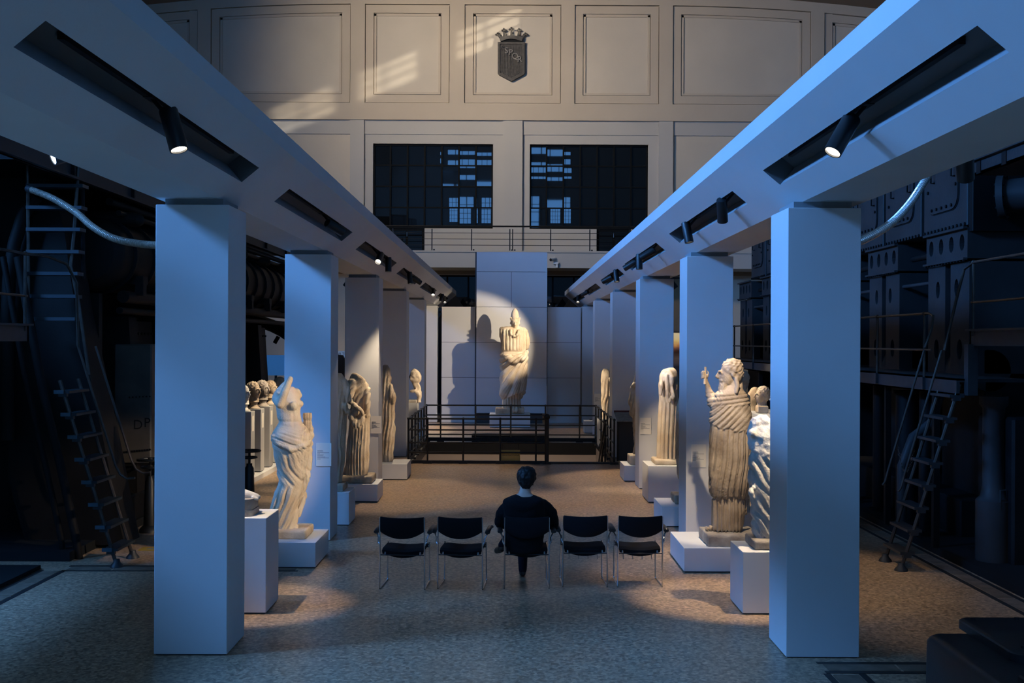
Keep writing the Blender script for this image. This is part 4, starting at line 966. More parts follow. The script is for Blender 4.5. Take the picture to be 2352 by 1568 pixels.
# ---- heads on tall pedestals at both sides --------------------------------
HEADG = 'marble heads on tall pedestals, left'
solo('pedestal_bench', MB().box(-5.62, -5.02, 19.6, 25.6, 0, 0.10), PEDW, 'long low white base under the row of head pedestals on the left', 'base', (-5.3, 22.6, 0))
def socle(m, c, r, h):
    m.lathe([(r, 0), (r, h * .12), (r * .82, h * .2), (r * .55, h * .45), (r * .6, h * .7), (r * .85, h * .85), (r * .7, h)], c, 20)
def bust(label, x, y, z, h, yaw, mt, hair='cap', beard=False, tilt=0, sock=0.17, grp=HEADG, soc_mt=None, block=None):
    t = thing('marble_head', label, 'marble head', (x, y, z), grp)
    m = MB()
    if block: rough_part('block', t, soc_mt or mt, x - block[0], x + block[0], y - .13, y + .13, z, z + block[1], amp=.003); sock = block[1]
    else:
        socle(m, (x, y, z), 0.125, sock); part('socle', m, soc_mt or mt, t, True)
    f = Fig(0, 0, 1.0, y); c = Vector((x, y, z + sock + h * .62))
    u = c.x * F / y + VPX; v = (H - c.z) * F / y + VPY
    u, v = u - (v - VPY) * ROLL, v + (u - VPX) * ROLL
    f.head(u, v, 0, h, yaw, tilt, beard, hair); f.mb.cyl((x, y + .02, z + sock - .015), (x, y + .03, z + sock + .10), .10, .075, n=14)
    f.finish('head', t, mt, 0.0095)
    return t
PLX0, PLX1 = -5.55, -5.10
for i, (y, lab, hl, mt, hair, h) in enumerate(((21.45, 'second', 'white marble head of a youth beside the nearest left column', M_WHITE, 'cap', .30),
        (22.3, 'third', 'brown curly marble head facing right, largest in the left row of heads', M_BROWN, 'cap', .33),
        (23.13, 'fourth', 'grey-brown marble head facing right, next behind the brown curly head', M_GREY, 'cap', .33),
        (23.96, 'fifth', 'cream curly marble head half hidden behind the nude statue', M_CREAM, 'cap', .30),
        (20.6, 'first', 'marble head hidden behind the nearest left column', M_TAN, 'cap', .30))):
    zt = 1.39
    t = pedestal(PLX0, PLX1, y, y + 0.32, zt - 0.10, '%s tall grey pedestal in the left row of heads, counted from the hall' % lab, z0=0.10, mt=GREYP, group='tall head pedestals on the left')
    part('label_card', MB().box(PLX1, PLX1 + 0.004, y + 0.09, y + 0.23, 1.0, 1.30), CARD, t)
    bust(hl, -5.28, y + 0.16, zt, h, 62, mt, hair)
t = thing('stone_fragment', 'rough stone fragment showing above the raised arm of the nude statue', 'sculpture', (-5.35, 24.9, 0.10))
f = Fig(560, 860, 5.6, 24.9)
f.rows([(28, 430, 500, .9), (50, 395, 540, .9), (90, 378, 552, .9), (140, 372, 545, .9), (200, 390, 530, .9), (420, 410, 520, .9), (1200, 400, 530, .9)])
f.finish('stone', t, M_TAN, 0.02, lambda x, y, z, u, v, n: .035 * wob(x, y, z, 14) + .012 * wob(x, y, z, 40))
HEADR = 'marble heads on the grey shelf, right'
sh = thing('grey_shelf', 'long grey shelf block carrying marble heads behind the nearest right column', 'shelf', (5.4, 22.4, 0))
part('shelf_body', MB().bbox(5.02, 5.7, 20.6, 25.2, 0.02, 1.345, 0.006), GREYP, sh); part('foot_gap', MB().box(5.05, 5.68, 20.65, 25.1, 0, 0.02), RECESS, sh)
bust('marble head in profile on a square stone block, on the right shelf', 5.22, 22.55, 1.345, .34, -75, M_TAN, 'cap', block=(.115, .155), grp=HEADR)
bust('pale marble head on a small socle at the end of the right shelf', 5.30, 21.6, 1.345, .31, -70, M_CREAM, 'cap', sock=.16, grp=HEADR)
t = thing('torso', 'small headless marble torso on the right shelf behind the bearded statue', 'torso', (5.1, 23.3, 1.345), HEADR)
f = Fig(1580, 800, 3.267, 23.3)
f.rows([(290, 495, 525, .8), (305, 470, 530, .7), (340, 448, 530, .7), (380, 446, 525, .7), (430, 456, 518, .7), (486, 466, 512, .75)])
f.finish('figure', t, M_TAN, .014, lambda x, y, z, u, v, n: .012 * wob(x, y, z, 22))
t = pedestal(3.05, 3.75, 15.7, 16.3, 0.35, 'white pedestal hidden behind the bearded statue')
t = thing('statue', 'female statue with knotted hair, only her head showing behind the bearded statue', 'statue', (3.42, 16.0, 0.35), 'marble statues')
f = Fig(1580, 800, 3.267, 16.0)
f.rows([(330, 395, 440, .8), (360, 360, 470, .7), (450, 350, 468, .7), (700, 355, 462, .8), (1000, 350, 462, .8), (1230, 350, 460, .8)])
f.head(412, 245, 0, .29, 150, 0, hair='bun')
f.finish('figure', t, M_CREAM, .013, lambda x, y, z, u, v, n: .02 * (fold(u * .2) - .5) * ss(400, 480, v))
# ================================================================== chairs and the seated person
def chair(label, rack):
    t = thing('meeting_chair', label, 'chair', (0, 0, 0), 'chairs in the row')
    for s in (-1, 1):
        pts = [(s * .243, .225, .455), (s * .246, .23, .30), (s * .248, .235, .03), (s * .248, .225, .009), (s * .25, .20, .009), (s * .255, -.20, .009), (s * .255, -.23, .009), (s * .255, -.238, .03), (s * .254, -.245, .45), (s * .250, -.262, .815)]
        part('side_frame', MB().tube(pts, 0.0085, 8), CHROME, t, True)
        part('leg_cap', MB().cyl((s * .255, -.235, 0.0), (s * .255, -.205, 0.0), .008, n=6).cyl((s * .248, .20, .0), (s * .248, .23, .0), .008, n=6), PLAST, t)
        part('arm_bracket', MB().tube([(s * .255, -.245, .50), (s * .272, -.24, .53), (s * .275, -.21, .58), (s * .30, -.17, .625), (s * .305, -.05, .632)], .0095, 8), CHROME, t, True)
        m = MB()
        rings = [[(s * .305 + .030 * math.cos(a), y, .652 + zz + .018 * math.sin(a)) for a in [2 * PI * i / 10 for i in range(10)]] for y, zz in ((-.20, -.012), (-.18, 0), (-.05, .004), (.10, .004), (.17, 0), (.185, -.01))]
        m.loft(rings); part('armrest', m, PLAST, t, True)
    part('cross_bar', MB().cyl((-.25, -.225, .385), (.25, -.225, .385), .006, n=8), TREAD, t)
    part('cross_bar', MB().cyl((-.246, .21, .40), (.246, .21, .40), .007, n=8), CHROME, t)
    for s in (-1, 1): part('seat_bracket', MB().cyl((s * .20, -.21, .385), (s * .20, -.20, .42), .012, n=8), CHROME, t)
    def pad(nu, nv, top, bot):
        m = MB(); T = [[top(-1 + 2 * i / nu, j / nv) for j in range(nv + 1)] for i in range(nu + 1)]; B = [[bot(-1 + 2 * i / nu, j / nv) for j in range(nv + 1)] for i in range(nu + 1)]
        w = nv + 1; o = (nu + 1) * w
        m.v = [p for r in T for p in r] + [p for r in B for p in r]
        for i in range(nu):
            for j in range(nv):
                a = i * w + j; m.f += [(a, a + w, a + w + 1, a + 1), (o + a, o + a + 1, o + a + w + 1, o + a + w)]
        for i in range(nu):
            for j, f in ((0, 1), (nv, -1)):
                a = i * w + j; m.f.append((a, o + a, o + a + w, a + w)[::f])
        for j in range(nv):
            for i, f in ((0, -1), (nu, 1)):
                a = i * w + j; m.f.append((a, o + a, o + a + 1, a + 1)[::f])
        return m
    # seat: sags towards the middle, rear edge turned down
    zt = lambda u, v: .466 - .030 * (1 - u * u) * (1 - .35 * v) - .02 * max(0, .12 - v) / .12 - .02 * max(0, v - .85) / .15 - .012 * u ** 8
    part('seat', pad(14, 10, lambda u, v: (u * .236, -.215 + .44 * v, zt(u, v)), lambda u, v: (u * .232, -.205 + .42 * v, zt(u, v) - .040 - .028 * (1 - u * u) * (1 - v))), SEATF, t, True)
    yb = lambda u, z: -.262 - .030 * (1 - u * u) + .06 * max(0, .70 - z)
    zz = lambda u, v: (.656 - .078 * (1 - abs(u) ** 2.2)) * (1 - v) + (.822 - .012 * (1 - u * u)) * v
    part('backrest', pad(16, 8, lambda u, v: (u * .247, yb(u, zz(u, v)) + .018, zz(u, v)), lambda u, v: (u * .247, yb(u, zz(u, v)) - .018 * (1 - .5 * (2 * v - 1) ** 6), zz(u, v))), SEATF, t, True)
    if rack:
        for x in (-.17, -.06, .05, .16):
            part('rack_rod', MB().tube([(x - .03, .0, .40), (x, .02, .395), (x + .004, .03, .375), (x + .010, .02, .27)], .0055, 6), CHROME, t, True)
        part('rack_bar', MB().cyl((-.22, -.02, .398), (.22, -.02, .398), .006, n=6), CHROME, t)
    return t
ch = [(926.5, 1353.5, -3.5, 1), (1060.8, 1353.5, -5.0, 0), (1209, 1352, 1.0, 0), (1342.2, 1348, 2.0, 1), (1469.3, 1348.5, 1.2, 1)]
CL = ['black meeting chair at the left end of the row of five', 'empty black meeting chair second from the left end, next to the person', 'black meeting chair on which the person sits', 'empty black meeting chair just right of the person', 'black meeting chair at the right end of the row of five']
protos = {1: None, 0: None}
CPOS = []
for (px, py, rz, rk), lab in zip(ch, CL):
    p = fl(px, py); p.y += 0.24; p.z = 0; CPOS.append(p)
    if protos[rk] is None: o = chair(lab, rk); protos[rk] = o; o.location = p; o.rotation_euler = (0, 0, math.radians(rz))
    else: dup(protos[rk], p, math.radians(rz), lab)

# seated person, back to the camera
pc = CPOS[2]; YP = pc.y - 0.12
SKIN = mat('skin', (0.50, 0.34, 0.26), 0.55); WOOL = mat('black pullover', (0.0075, 0.0075, 0.009), 0.95, bump=0.25, bscale=120, spec=0.15)
DENIM = mat('dark trousers', (0.010, 0.012, 0.022), 0.9, bump=0.15, bscale=150, spec=0.2); SHOE = mat('black shoe', (0.01, 0.01, 0.011), 0.35); HAIR = mat('black hair', (0.006, 0.0055, 0.0055), 0.6, spec=0.3)
t = thing('person', 'person in black pullover seated with legs crossed, facing away', 'person', (pc.x, pc.y, 0))
f = Fig(1100, 1050, 5.06, YP)
def bp(x, y, z): return Vector((pc.x + x, pc.y + y, z))
def caps(m, pts, n=12):
    P = [bp(*q[:3]) for q in pts]
    for i in range(len(P) - 1): m.cyl(P[i], P[i + 1], pts[i][3], pts[i + 1][3], n=n)
    for p, q in zip(P, pts): m.ball(p, q[3] * .995, n=n, m=8)
f.rows([(325, 487, 603, .95, .03), (360, 476, 602, .95, .02), (400, 470, 600, .95, .01), (440, 440, 620, .85), (470, 350, 710, .6), (560, 320, 735, .55), (700, 330, 720, .55), (900, 340, 715, .55), (1060, 350, 700, .7)])
f.head(552, 236, .035, 0.232, 180, -4, hair='')
f.mb.ball(f.w(632, 305, .03), .024, (.5, .8, 1.3)); f.mb.ball(f.w(470, 305, .03), .024, (.5, .8, 1.3))
ARMS = {-1: [(-.19, -.10, .925, .055), (-.265, -.06, .83, .048), (-.305, .0, .715, .042), (-.19, .18, .66, .036), (-.085, .31, .625, .027)],
        1: [(.19, -.10, .92, .055), (.27, -.06, .825, .048), (.315, .02, .71, .042), (.19, .20, .66, .036), (.06, .33, .640, .027)]}
for s in (-1, 1): caps(f.mb, ARMS[s])
for s, (wx_, wy_, wz_) in ((-1, (-.085, .31, .625)), (1, (.06, .33, .64))):      # hands laid on the crossed thigh
    caps(f.mb, [(wx_, wy_, wz_, .026), (wx_ - s * .02, wy_ + .045, wz_ - .002, .030), (wx_ - s * .035, wy_ + .085, wz_ - .008, .027)])
    for q in range(4):
        ox = (q - 1.5) * .019; L = (.05, .062, .058, .044)[q]
        caps(f.mb, [(wx_ - s * .035 + ox, wy_ + .095, wz_ - .006, .0095), (wx_ - s * .045 + ox, wy_ + .095 + L * .6, wz_ - .012, .009), (wx_ - s * .05 + ox, wy_ + .095 + L, wz_ - .032, .0078)], n=8)
    caps(f.mb, [(wx_ - s * .045, wy_ + .03, wz_, .012), (wx_ - s * .075, wy_ + .065, wz_ - .012, .0105), (wx_ - s * .08, wy_ + .10, wz_ - .02, .009)], n=8)
SUP = [(-.085, .02, .56, .075), (-.075, .25, .545, .07), (-.05, .50, .52, .052), (-.035, .44, .30, .045), (-.035, .375, .09, .033), (-.035, .40, .05, .03), (-.04, .55, .028, .022)]
CRO = [(.085, .02, .56, .075), (.04, .25, .61, .07), (-.07, .50, .63, .052), (-.19, .575, .47, .044), (-.285, .61, .335, .033), (-.295, .63, .29, .03), (-.335, .76, .25, .022)]
caps(f.mb, SUP); caps(f.mb, CRO)
f.finish('body', t, SKIN, .0085, smooth=1)
f = Fig(1100, 1050, 5.06, YP)
f.rows([(430, 452, 608, .9, .012), (444, 415, 640, .8), (462, 345, 705, .66), (484, 290, 752, .62), (540, 272, 778, .62), (620, 288, 768, .62), (720, 290, 768, .62), (820, 292, 765, .62), (900, 300, 756, .62), (1000, 308, 748, .66), (1070, 318, 735, .70), (1100, 330, 725, .70)], pw=2.5)
for s in (-1, 1):
    A = ARMS[s]; caps(f.mb, [(*A[0][:3], .080), (*A[1][:3], .086), (A[2][0] - s * .012, *A[2][1:3], .078), (*A[3][:3], .056), ((A[3][0] + A[4][0]) / 2 - s * .01, (A[3][1] + A[4][1]) / 2, (A[3][2] + A[4][2]) / 2, .045)])
f.finish('pullover', t, WOOL, .012, lambda x, y, z, u, v, n: .006 * (fold((v + .4 * np.abs(u - 520)) * .06) - .5) + .004 * wob(x, y, z, 24))
m = MB(); caps(m, [(q[0], q[1], q[2], q[3] + .018) for q in SUP[:5]]); caps(m, [(q[0], q[1], q[2], q[3] + .016) for q in CRO[:5]]); m.ball(bp(0, -.02, .57), .16, (1.15, .9, .62))
me = sculpt('trousers', m, .012, 2); me.transform(Matrix.Translation(-wloc(t))); put('trousers', me, DENIM, t, (0, 0, 0), 'all')
for A in (SUP, CRO):
    a, b, c = [Vector(q[:3]) for q in A[4:7]]
    m = MB(); d = (c - b).normalized(); up = Vector((0, 0, 1)); up = (up - d * up.dot(d)).normalized()
    caps(m, [(*a, .046), (*b, .044), (*(b + d * .08), .042), (*(c + d * .02), .038), (*(c + d * .07), .030)])
    caps(m, [(*(b - d * .045 - up * .012), .034), (*(b + d * .06 - up * .016), .034), (*(c + d * .06 - up * .010), .030)])
    if A is SUP:
        for i, p in enumerate(m.v): m.v[i] = (p[0], p[1], max(p[2], 0.0))
    me = sculpt('shoe', m, .009, 2); me.transform(Matrix.Translation(-wloc(t))); put('shoe', me, SHOE, t, (0, 0, 0), 'all')
f = Fig(1100, 1050, 5.06, YP)
f.rows([(112, 505, 608, .9, .03), (128, 474, 638, .95, .03), (165, 448, 660, 1.0, .03), (215, 441, 667, 1.0, .03), (262, 446, 662, .95, .02), (300, 462, 640, .85, .0), (335, 486, 612, .75, -.02), (357, 508, 590, .6, -.03)], pw=2.2)
f.finish('hair', t, HAIR, .009, lambda x, y, z, u, v, n: .006 * wob(x, y, z, 90) + .004 * wob(x, y, z, 170, 1))

# ================================================================== fences round the stair opening
def fence(label, runs, zs, posts, kick=None, name='fence'):
    t = thing(name, label, 'fence', (posts[0][0], posts[0][1], 0))
    for z, r in zs:
        for a, b in runs: part('rail', MB().cyl((a[0], a[1], z), (b[0], b[1], z), r, n=8), BIRON, t, True)
    for i, q in enumerate(posts):
        x, y = q[0], q[1]; zt = q[2] if len(q) > 2 else zs[0][0]; w = q[3] if len(q) > 3 else .022
        part('post', MB().cyl((x, y, 0), (x, y, zt), w, n=10).ball((x, y, zt), w * 1.5, n=10, m=6), BIRON, t, True)
        part('post_foot', MB().box(x - .10, x + .10, y - .04, y + .04, 0.0, .05), BIRON, t)
    if kick:
        for a, b, z0, z1 in kick:
            dx = .02 if abs(a[0] - b[0]) < .1 else 0; dy = .02 if not dx else 0
            part('kick_plate', MB().box(min(a[0], b[0]) - dx, max(a[0], b[0]) + dx, min(a[1], b[1]) - dy, max(a[1], b[1]) + dy, z0, z1), BIRON, t)
    return t
YF, YB = 24.9, 30.3
zf = lambda y, Y: at(VPX, y, Y).z
xf = lambda x, Y: at(x, 1000, Y).x
fence('black pipe fence on the near edge of the stair opening, with a yellow sign', [((xf(938, YF), YF), (xf(1257, YF), YF))],
      [(zf(962, YF), .02), (zf(987.5, YF), .018), (zf(1017, YF), .018), (zf(1039, YF), .018)],
      [(xf(938, YF), YF), (xf(982, YF), YF), (xf(1064, YF), YF), (xf(1149, YF), YF), (xf(1231, YF), YF), (xf(1256, YF), YF, 1.08, .05)],
      [((xf(946, YF), YF), (xf(1258, YF), YF), .005, .075)])
XL, XR = xf(938, YF), xf(1411, YF)
ysd = [YF + (YB - YF) * i / 6 for i in range(7)]
fence('black pipe fence round the far side of the stair opening, before the colossal statue', [((XL, YB), (XR, YB)), ((XL, YF), (XL, YB)), ((XR, YF), (XR, YB))],
      [(zf(931, YB), .02), (zf(953.5, YB), .018), (zf(976, YB), .018), (zf(998, YB), .018)],
      [(XL, y) for y in ysd[1:]] + [(XR, y) for y in ysd] + [(xf(p, YB), YB) for p in (1012, 1092, 1173, 1252.5, 1331)],
      [((XL, YB), (XR, YB), .02, .12), ((XL, YF + .1), (XL, YB), .02, .10), ((XR, YF + .1), (XR, YB), .02, .10)])
t = thing('stair_handrail', 'black stair handrail sloping down into the floor opening', 'handrail', (2.2, 25.2, 0))
for dz in (0, -.35):
    part('handrail', MB().tube([(2.2, 25.0, 1.0 + dz), (2.2, 25.5, .75 + dz), (2.2, 28.6, -1.35 + dz)], .022, 8), BIRON, t, True)
for k in range(4): part('post', MB().cyl((2.2, 25.1 + k * .8, -.15 - .53 * k), (2.2, 25.1 + k * .8, .98 - .56 * k), .02, n=8), BIRON, t, True)
p0, p1 = at(1082, 1004, 30.0), at(1260, 1018, 30.0)
t = thing('low_platform', 'low black platform behind the fence rails, before the statue', 'platform', ((p0.x + p1.x) / 2, 30.7, 0))
part('top', MB().bbox(p0.x, p1.x, 30.42, 31.2, .03, .17, .006), BIRON, t)
for x in (p0.x + .1, p1.x - .1): part('foot', MB().box(x - .05, x + .05, 30.45, 31.15, 0, .03), BIRON, t)
a, b = at(1150, 1033, YF + .04), at(1194.5, 1058, YF + .04)
t = thing('sign', 'yellow sign hung on the near fence behind its bars', 'sign', ((a.x + b.x) / 2, YF + .05, b.z))
part('plate', MB().box(a.x, b.x, YF + .035, YF + .045, b.z, a.z), mat('yellow sign', (0.50, 0.34, 0.09), 0.6), t)
put_text('lettering', 'SALA MACCHINE', .052, ((a.x + b.x) / 2, YF + .034, zf(1045.5, YF)), (PI / 2, 0, 0), mat('sign ink', (0.015, 0.012, 0.006), .7), t, .001)
for x in (a.x + .04, b.x - .04): part('hook', MB().cyl((x, YF + .04, a.z), (x, YF + .018, zf(1017, YF)), .006, n=6), BIRON, t)
# tilted information desk
x0, x1 = at(1413, 950, 25.6).x, at(1457, 950, 25.6).x
t = thing('information_desk', 'tilted map board on a dark panel stand right of the fence', 'information desk', ((x0 + x1) / 2, 25.7, 0))
za, zb = at(1430, 946, 25.9).z, at(1430, 966, 25.5).z
part('map_board', MB().add([(x0, 25.9, za), (x1, 25.9, za), (x1, 25.45, zb), (x0 + .04, 25.45, zb), (x0, 25.9, za - .02), (x1, 25.9, za - .02), (x1, 25.45, zb - .02), (x0 + .04, 25.45, zb - .02)], [(0, 1, 2, 3), (7, 6, 5, 4), (0, 4, 5, 1), (1, 5, 6, 2), (2, 6, 7, 3), (3, 7, 4, 0)]), mat('map print', (0.34, 0.33, 0.29), .7, var=.35, vscale=9), t)
part('red_edge', MB().box(x0, x1, 25.9, 25.93, za - .01, za + .035), mat('dark red edge', (0.08, 0.008, 0.008), .6), t)
part('post', MB().cyl((at(1424, 0, 25.6).x, 25.62, 0), (at(1424, 0, 25.6).x, 25.62, zb - .01), .02, n=8), BIRON, t)
part('panel', MB().box(at(1426, 0, 25.7).x, x1 + .1, 25.7, 25.74, 0, zb - .02), mat('dark desk panel', (0.03, 0.033, 0.036), .6), t)
# small black post by the right display wall
m = MB(); p = at(1357, 974, 35.4); m.bbox(p.x - .045, p.x + .045, 35.35, 35.45, 0, at(1357, 962, 35.4).z, .01); m.box(p.x - .07, p.x + .07, 35.3, 35.5, 0, .02)
solo('floor_post', m, BLACK, 'small black post standing by the right display wall', 'post', (p.x, 35.4, 0))

# ================================================================== boards and prints far behind
t = thing('poster_board', 'white poster board with blue print seen between left columns', 'poster', (at(790, 830, 42).x, 42, 0))
a, b = at(735, 805.5, 42), at(840, 905, 42)
part('print_panel', MB().box(a.x, b.x, 42, 42.04, b.z, a.z), mat('self-lit poster white', (0.62, 0.68, 0.74), .6, emit=(.5, .6, .7), estr=.12), t)  # weak emission stands in for light falling on the board
part('top_rail', MB().box(a.x, b.x, 41.97, 42.05, a.z, at(0, 802, 42).z), BLACK, t)
put_text('print_lettering', 'OR TRAN', .135, (at(790, 812.6, 42).x, 41.995, at(790, 812.6, 42).z), (PI / 2, 0, 0), mat('poster ink', (.03, .03, .05), .7), t, .001)
BLUEP = mat('blue print', (0.03, 0.03, 0.16), .6)
for q in ((783, 827, 790, 831), (789, 832, 793, 839), (797, 835, 799.5, 842), (794, 839, 800, 842), (792, 847, 801, 849), (797, 822, 799, 826), (806, 825, 812, 838), (815, 830, 826, 842)):
    c, d = at(q[0], q[1], 42), at(q[2], q[3], 42); part('print_patch', MB().box(c.x, d.x, 41.994, 42.0, d.z, c.z), BLUEP, t)
part('leg', MB().cyl((a.x + .1, 42.02, 0), (a.x + .1, 42.02, b.z), .03, n=8), BLACK, t); part('leg', MB().cyl((b.x - .1, 42.02, 0), (b.x - .1, 42.02, b.z), .03, n=8), BLACK, t)
a, b = at(780, 822, 38), at(800, 866, 38); dd = (b - a)
solo('iron_strut', MB().prism([(a.x - .12, a.z + .12), (a.x + .10, a.z + .10), (b.x + 1.3, b.z - 2.35), (b.x - .9, b.z - 2.35)], 'y', 38, 38.2), ENG2, 'dark slanting iron strut in front of the white poster board', 'strut', (a.x, 38, 0))
def print_material():
    m = bpy.data.materials.new('glowing sunset print'); m.use_nodes = True; nt = m.node_tree; b = nt.nodes['Principled BSDF']
    tc = nt.nodes.new('ShaderNodeTexCoord'); sp = nt.nodes.new('ShaderNodeSeparateXYZ'); nt.links.new(tc.outputs['Generated'], sp.inputs[0])
    n = nt.nodes.new('ShaderNodeTexNoise'); n.inputs['Scale'].default_value = 7; nt.links.new(tc.outputs['Generated'], n.inputs['Vector'])
    ma = nt.nodes.new('ShaderNodeMath'); ma.operation = 'MULTIPLY_ADD'; ma.inputs[1].default_value = 0.16; nt.links.new(n.outputs['Fac'], ma.inputs[0]); nt.links.new(sp.outputs['Z'], ma.inputs[2])
    r = nt.nodes.new('ShaderNodeValToRGB'); e = r.color_ramp.elements
    e[0].position = .0; e[0].color = (.008, .010, .014, 1); e[1].position = 1.0; e[1].color = (.80, .62, .35, 1)
    for p, c in ((.40, (.014, .014, .018, 1)), (.56, (.08, .055, .045, 1)), (.70, (.03, .014, .010, 1)), (.78, (.20, .08, .05, 1)), (.83, (.52, .22, .07, 1)), (.93, (.80, .55, .20, 1))):
        q = e.new(p); q.color = c
    nt.links.new(ma.outputs[0], r.inputs['Fac']); nt.links.new(r.outputs['Color'], b.inputs['Base Color']); b.inputs['Roughness'].default_value = .6
    nt.links.new(r.outputs['Color'], b.inputs['Emission Color']); b.inputs['Emission Strength'].default_value = .55  # print glows by emission, no lamp stands behind it
    return m
a, b = at(1500, 764, 42), at(1640, 880, 42)
t = thing('photo_panel', 'photo panel of a sunset sky with added glow, seen between right columns', 'photo panel', ((a.x + b.x) / 2, 42, 0))
part('print', MB().box(a.x, b.x, 42, 42.03, b.z, a.z), print_material(), t); part('frame_rail', MB().box(a.x, b.x, 41.98, 42.05, a.z, a.z + .05), mat('brown plaster', (0.36, 0.27, 0.18), 0.85), t)
for x in (a.x + .1, b.x - .1): part('leg', MB().cyl((x, 42.02, 0), (x, 42.02, b.z), .03, n=8), BLACK, t)
a, b = at(1470, 640, 46.2), at(1566, 760, 46.2)
t = thing('framed_picture', 'large brown picture in a black frame on the end wall, right', 'picture', ((a.x + b.x) / 2, 46.2, b.z))
part('canvas', MB().box(a.x, b.x, 46.2, 46.27, b.z, a.z), mat('brown canvas', (0.26, 0.18, 0.10), .8, var=.2, vscale=1), t)
for q in ((a.x - .07, a.x, b.z - .1, a.z + .07), (b.x, b.x + .07, b.z - .1, a.z + .07), (a.x, b.x, b.z - .1, b.z), (a.x, b.x, a.z, a.z + .07)): part('frame_side', MB().box(q[0], q[1], 46.15, 46.27, q[2], q[3]), BLACK, t)
a, b = at(612, 815, 33), at(655, 862, 33)
t = thing('blue_screen', 'small blue screen glimpsed behind the left machine', 'screen', ((a.x + b.x) / 2, 33, 0))
part('screen', MB().box(a.x, b.x, 33, 33.05, b.z, a.z), mat('screen blue', (.03, .12, .3), .4, emit=(.04, .17, .42), estr=.4), t); part('leg', MB().cyl(((a.x + b.x) / 2, 33.03, 0), ((a.x + b.x) / 2, 33.03, b.z), .04), BLACK, t)
for s, lab in ((-1, 'left'), (1, 'right')):
    x = at(1048 if s < 0 else 1318, 0, 42.5).x; m = MB(); zt = at(1172, 676, 42.5).z; w = .95; zb = 3.2  # right one is added in place of dark lower wall
    m.add([(x, 42.6, zt), (x - w, 42.2, zb), (x + w, 42.2, zb), (x + w, 43.2, zb), (x - w, 43.2, zb), (x - w, 42.2, 0), (x + w, 42.2, 0), (x + w, 43.2, 0), (x - w, 43.2, 0)], [(0, 1, 2), (0, 2, 3), (0, 3, 4), (0, 4, 1), (1, 5, 6, 2), (2, 6, 7, 3), (3, 7, 8, 4), (4, 8, 5, 1), (8, 7, 6, 5)])
    solo('pyramid_block', m, DARKROOM, 'black pyramid-topped block behind the %s display wall' % lab, 'hood', (x, 42.7, 0), group='machine hoods')

# ================================================================== valve stand, floor card, near machine
def valve_stand(x, y, zt, label):
    t = thing('valve_stand', label, 'valve', (x, y, 0), 'valve stands')
    part('post', MB().lathe([(.16, 0), (.15, .05), (.095, .10), (.075, zt * .70), (.05, zt * .74), (.05, zt * .78)], (x, y, 0), 16), BIRON, t, True)
    part('spindle', MB().cyl((x, y, zt * .7), (x, y, zt + .03), .018), BIRON, t)
    for z, r in ((zt, .18), (zt - .11, .12)):
        m = MB(); m.tube([(x + r * math.cos(a), y + r * math.sin(a), z) for a in [2 * PI * i / 24 for i in range(24)]], .017, 8, closed=True)
        for k in range(4): m.cyl((x, y, z), (x + r * math.cos(k * PI / 2 + .4), y + r * math.sin(k * PI / 2 + .4), z), .010, n=6)
        m.cyl((x, y, z - .03), (x, y, z + .03), .035); part('hand_wheel', m, BIRON, t, True)
valve_stand(at(573, 1035, 18.2).x, 18.2, at(573, 1035, 18.2).z, 'black valve stand with two hand wheels behind the marble foot pedestal')
valve_stand(at(346, 1055, 15.9).x, 15.9, at(346, 1055, 15.9).z, 'black valve stand behind the nearest left column, beside the dark engine')
p = fl(345, 1261)
t = thing('floor_card', 'small yellow notice card lying by the left engine', 'card', p)
part('card', MB().box(p.x - .13, p.x + .16, p.y - .10, p.y + .12, .001, .008), mat('yellow card', (.38, .24, .02), .6), t); part('card_print', MB().box(p.x - .04, p.x + .08, p.y - .03, p.y + .04, .008, .009), INK, t)
# black machine casing at the lower right corner
t = thing('machine_casing', 'dark machine casing with flanged cover on the floor, lower right corner', 'machine', (3.8, 8.0, 0))
MBLK = mat('machine blue black', (0.022, 0.026, 0.03), 0.38, 0.1, var=.3, vscale=4, bump=.05, bscale=60)
ring = lambda x0, x1, y0, y1, r, z: [(cx + r * math.cos(math.radians(a0 + 15 * i)), cy + r * math.sin(math.radians(a0 + 15 * i)), z) for cx, cy, a0 in ((x1 - r, y0 + r, -90), (x1 - r, y1 - r, 0), (x0 + r, y1 - r, 90), (x0 + r, y0 + r, 180)) for i in range(7)]
part('body', MB().loft([ring(3.09, 4.7, 6.7, 8.15, .10, 0), ring(3.10, 4.7, 6.7, 8.15, .10, .60), ring(3.115, 4.69, 6.715, 8.135, .10, .63), ring(3.14, 4.66, 6.74, 8.11, .08, .645)]), MBLK, t, True)
part('flanged_cover', MB().loft([ring(3.42, 4.7, 7.35, 8.35, .10, .645), ring(3.42, 4.7, 7.35, 8.35, .10, .70), ring(3.43, 4.69, 7.36, 8.34, .10, .71)]), MBLK, t, True)
for x, y in ((3.52, 8.25), (3.86, 8.27), (4.1, 8.0), (3.55, 7.5), (4.2, 8.27)): part('bolt', MB().cyl((x, y, .705), (x, y, .728), .016, n=6), MBLK, t)
part('lower_block', MB().bbox(3.25, 4.3, 6.3, 6.95, .0, .70, .012), MBLK, t)
for a, b in (((3.55, 7.28), (4.05, 6.98)), ((3.42, 6.9), (3.8, 6.6))): part('edge_rib', MB().tube([(a[0], a[1], .672 if a[1] > 7 else .715), (b[0], b[1], .672 if b[1] > 6.95 else .715)], .016, 8), MBLK, t)

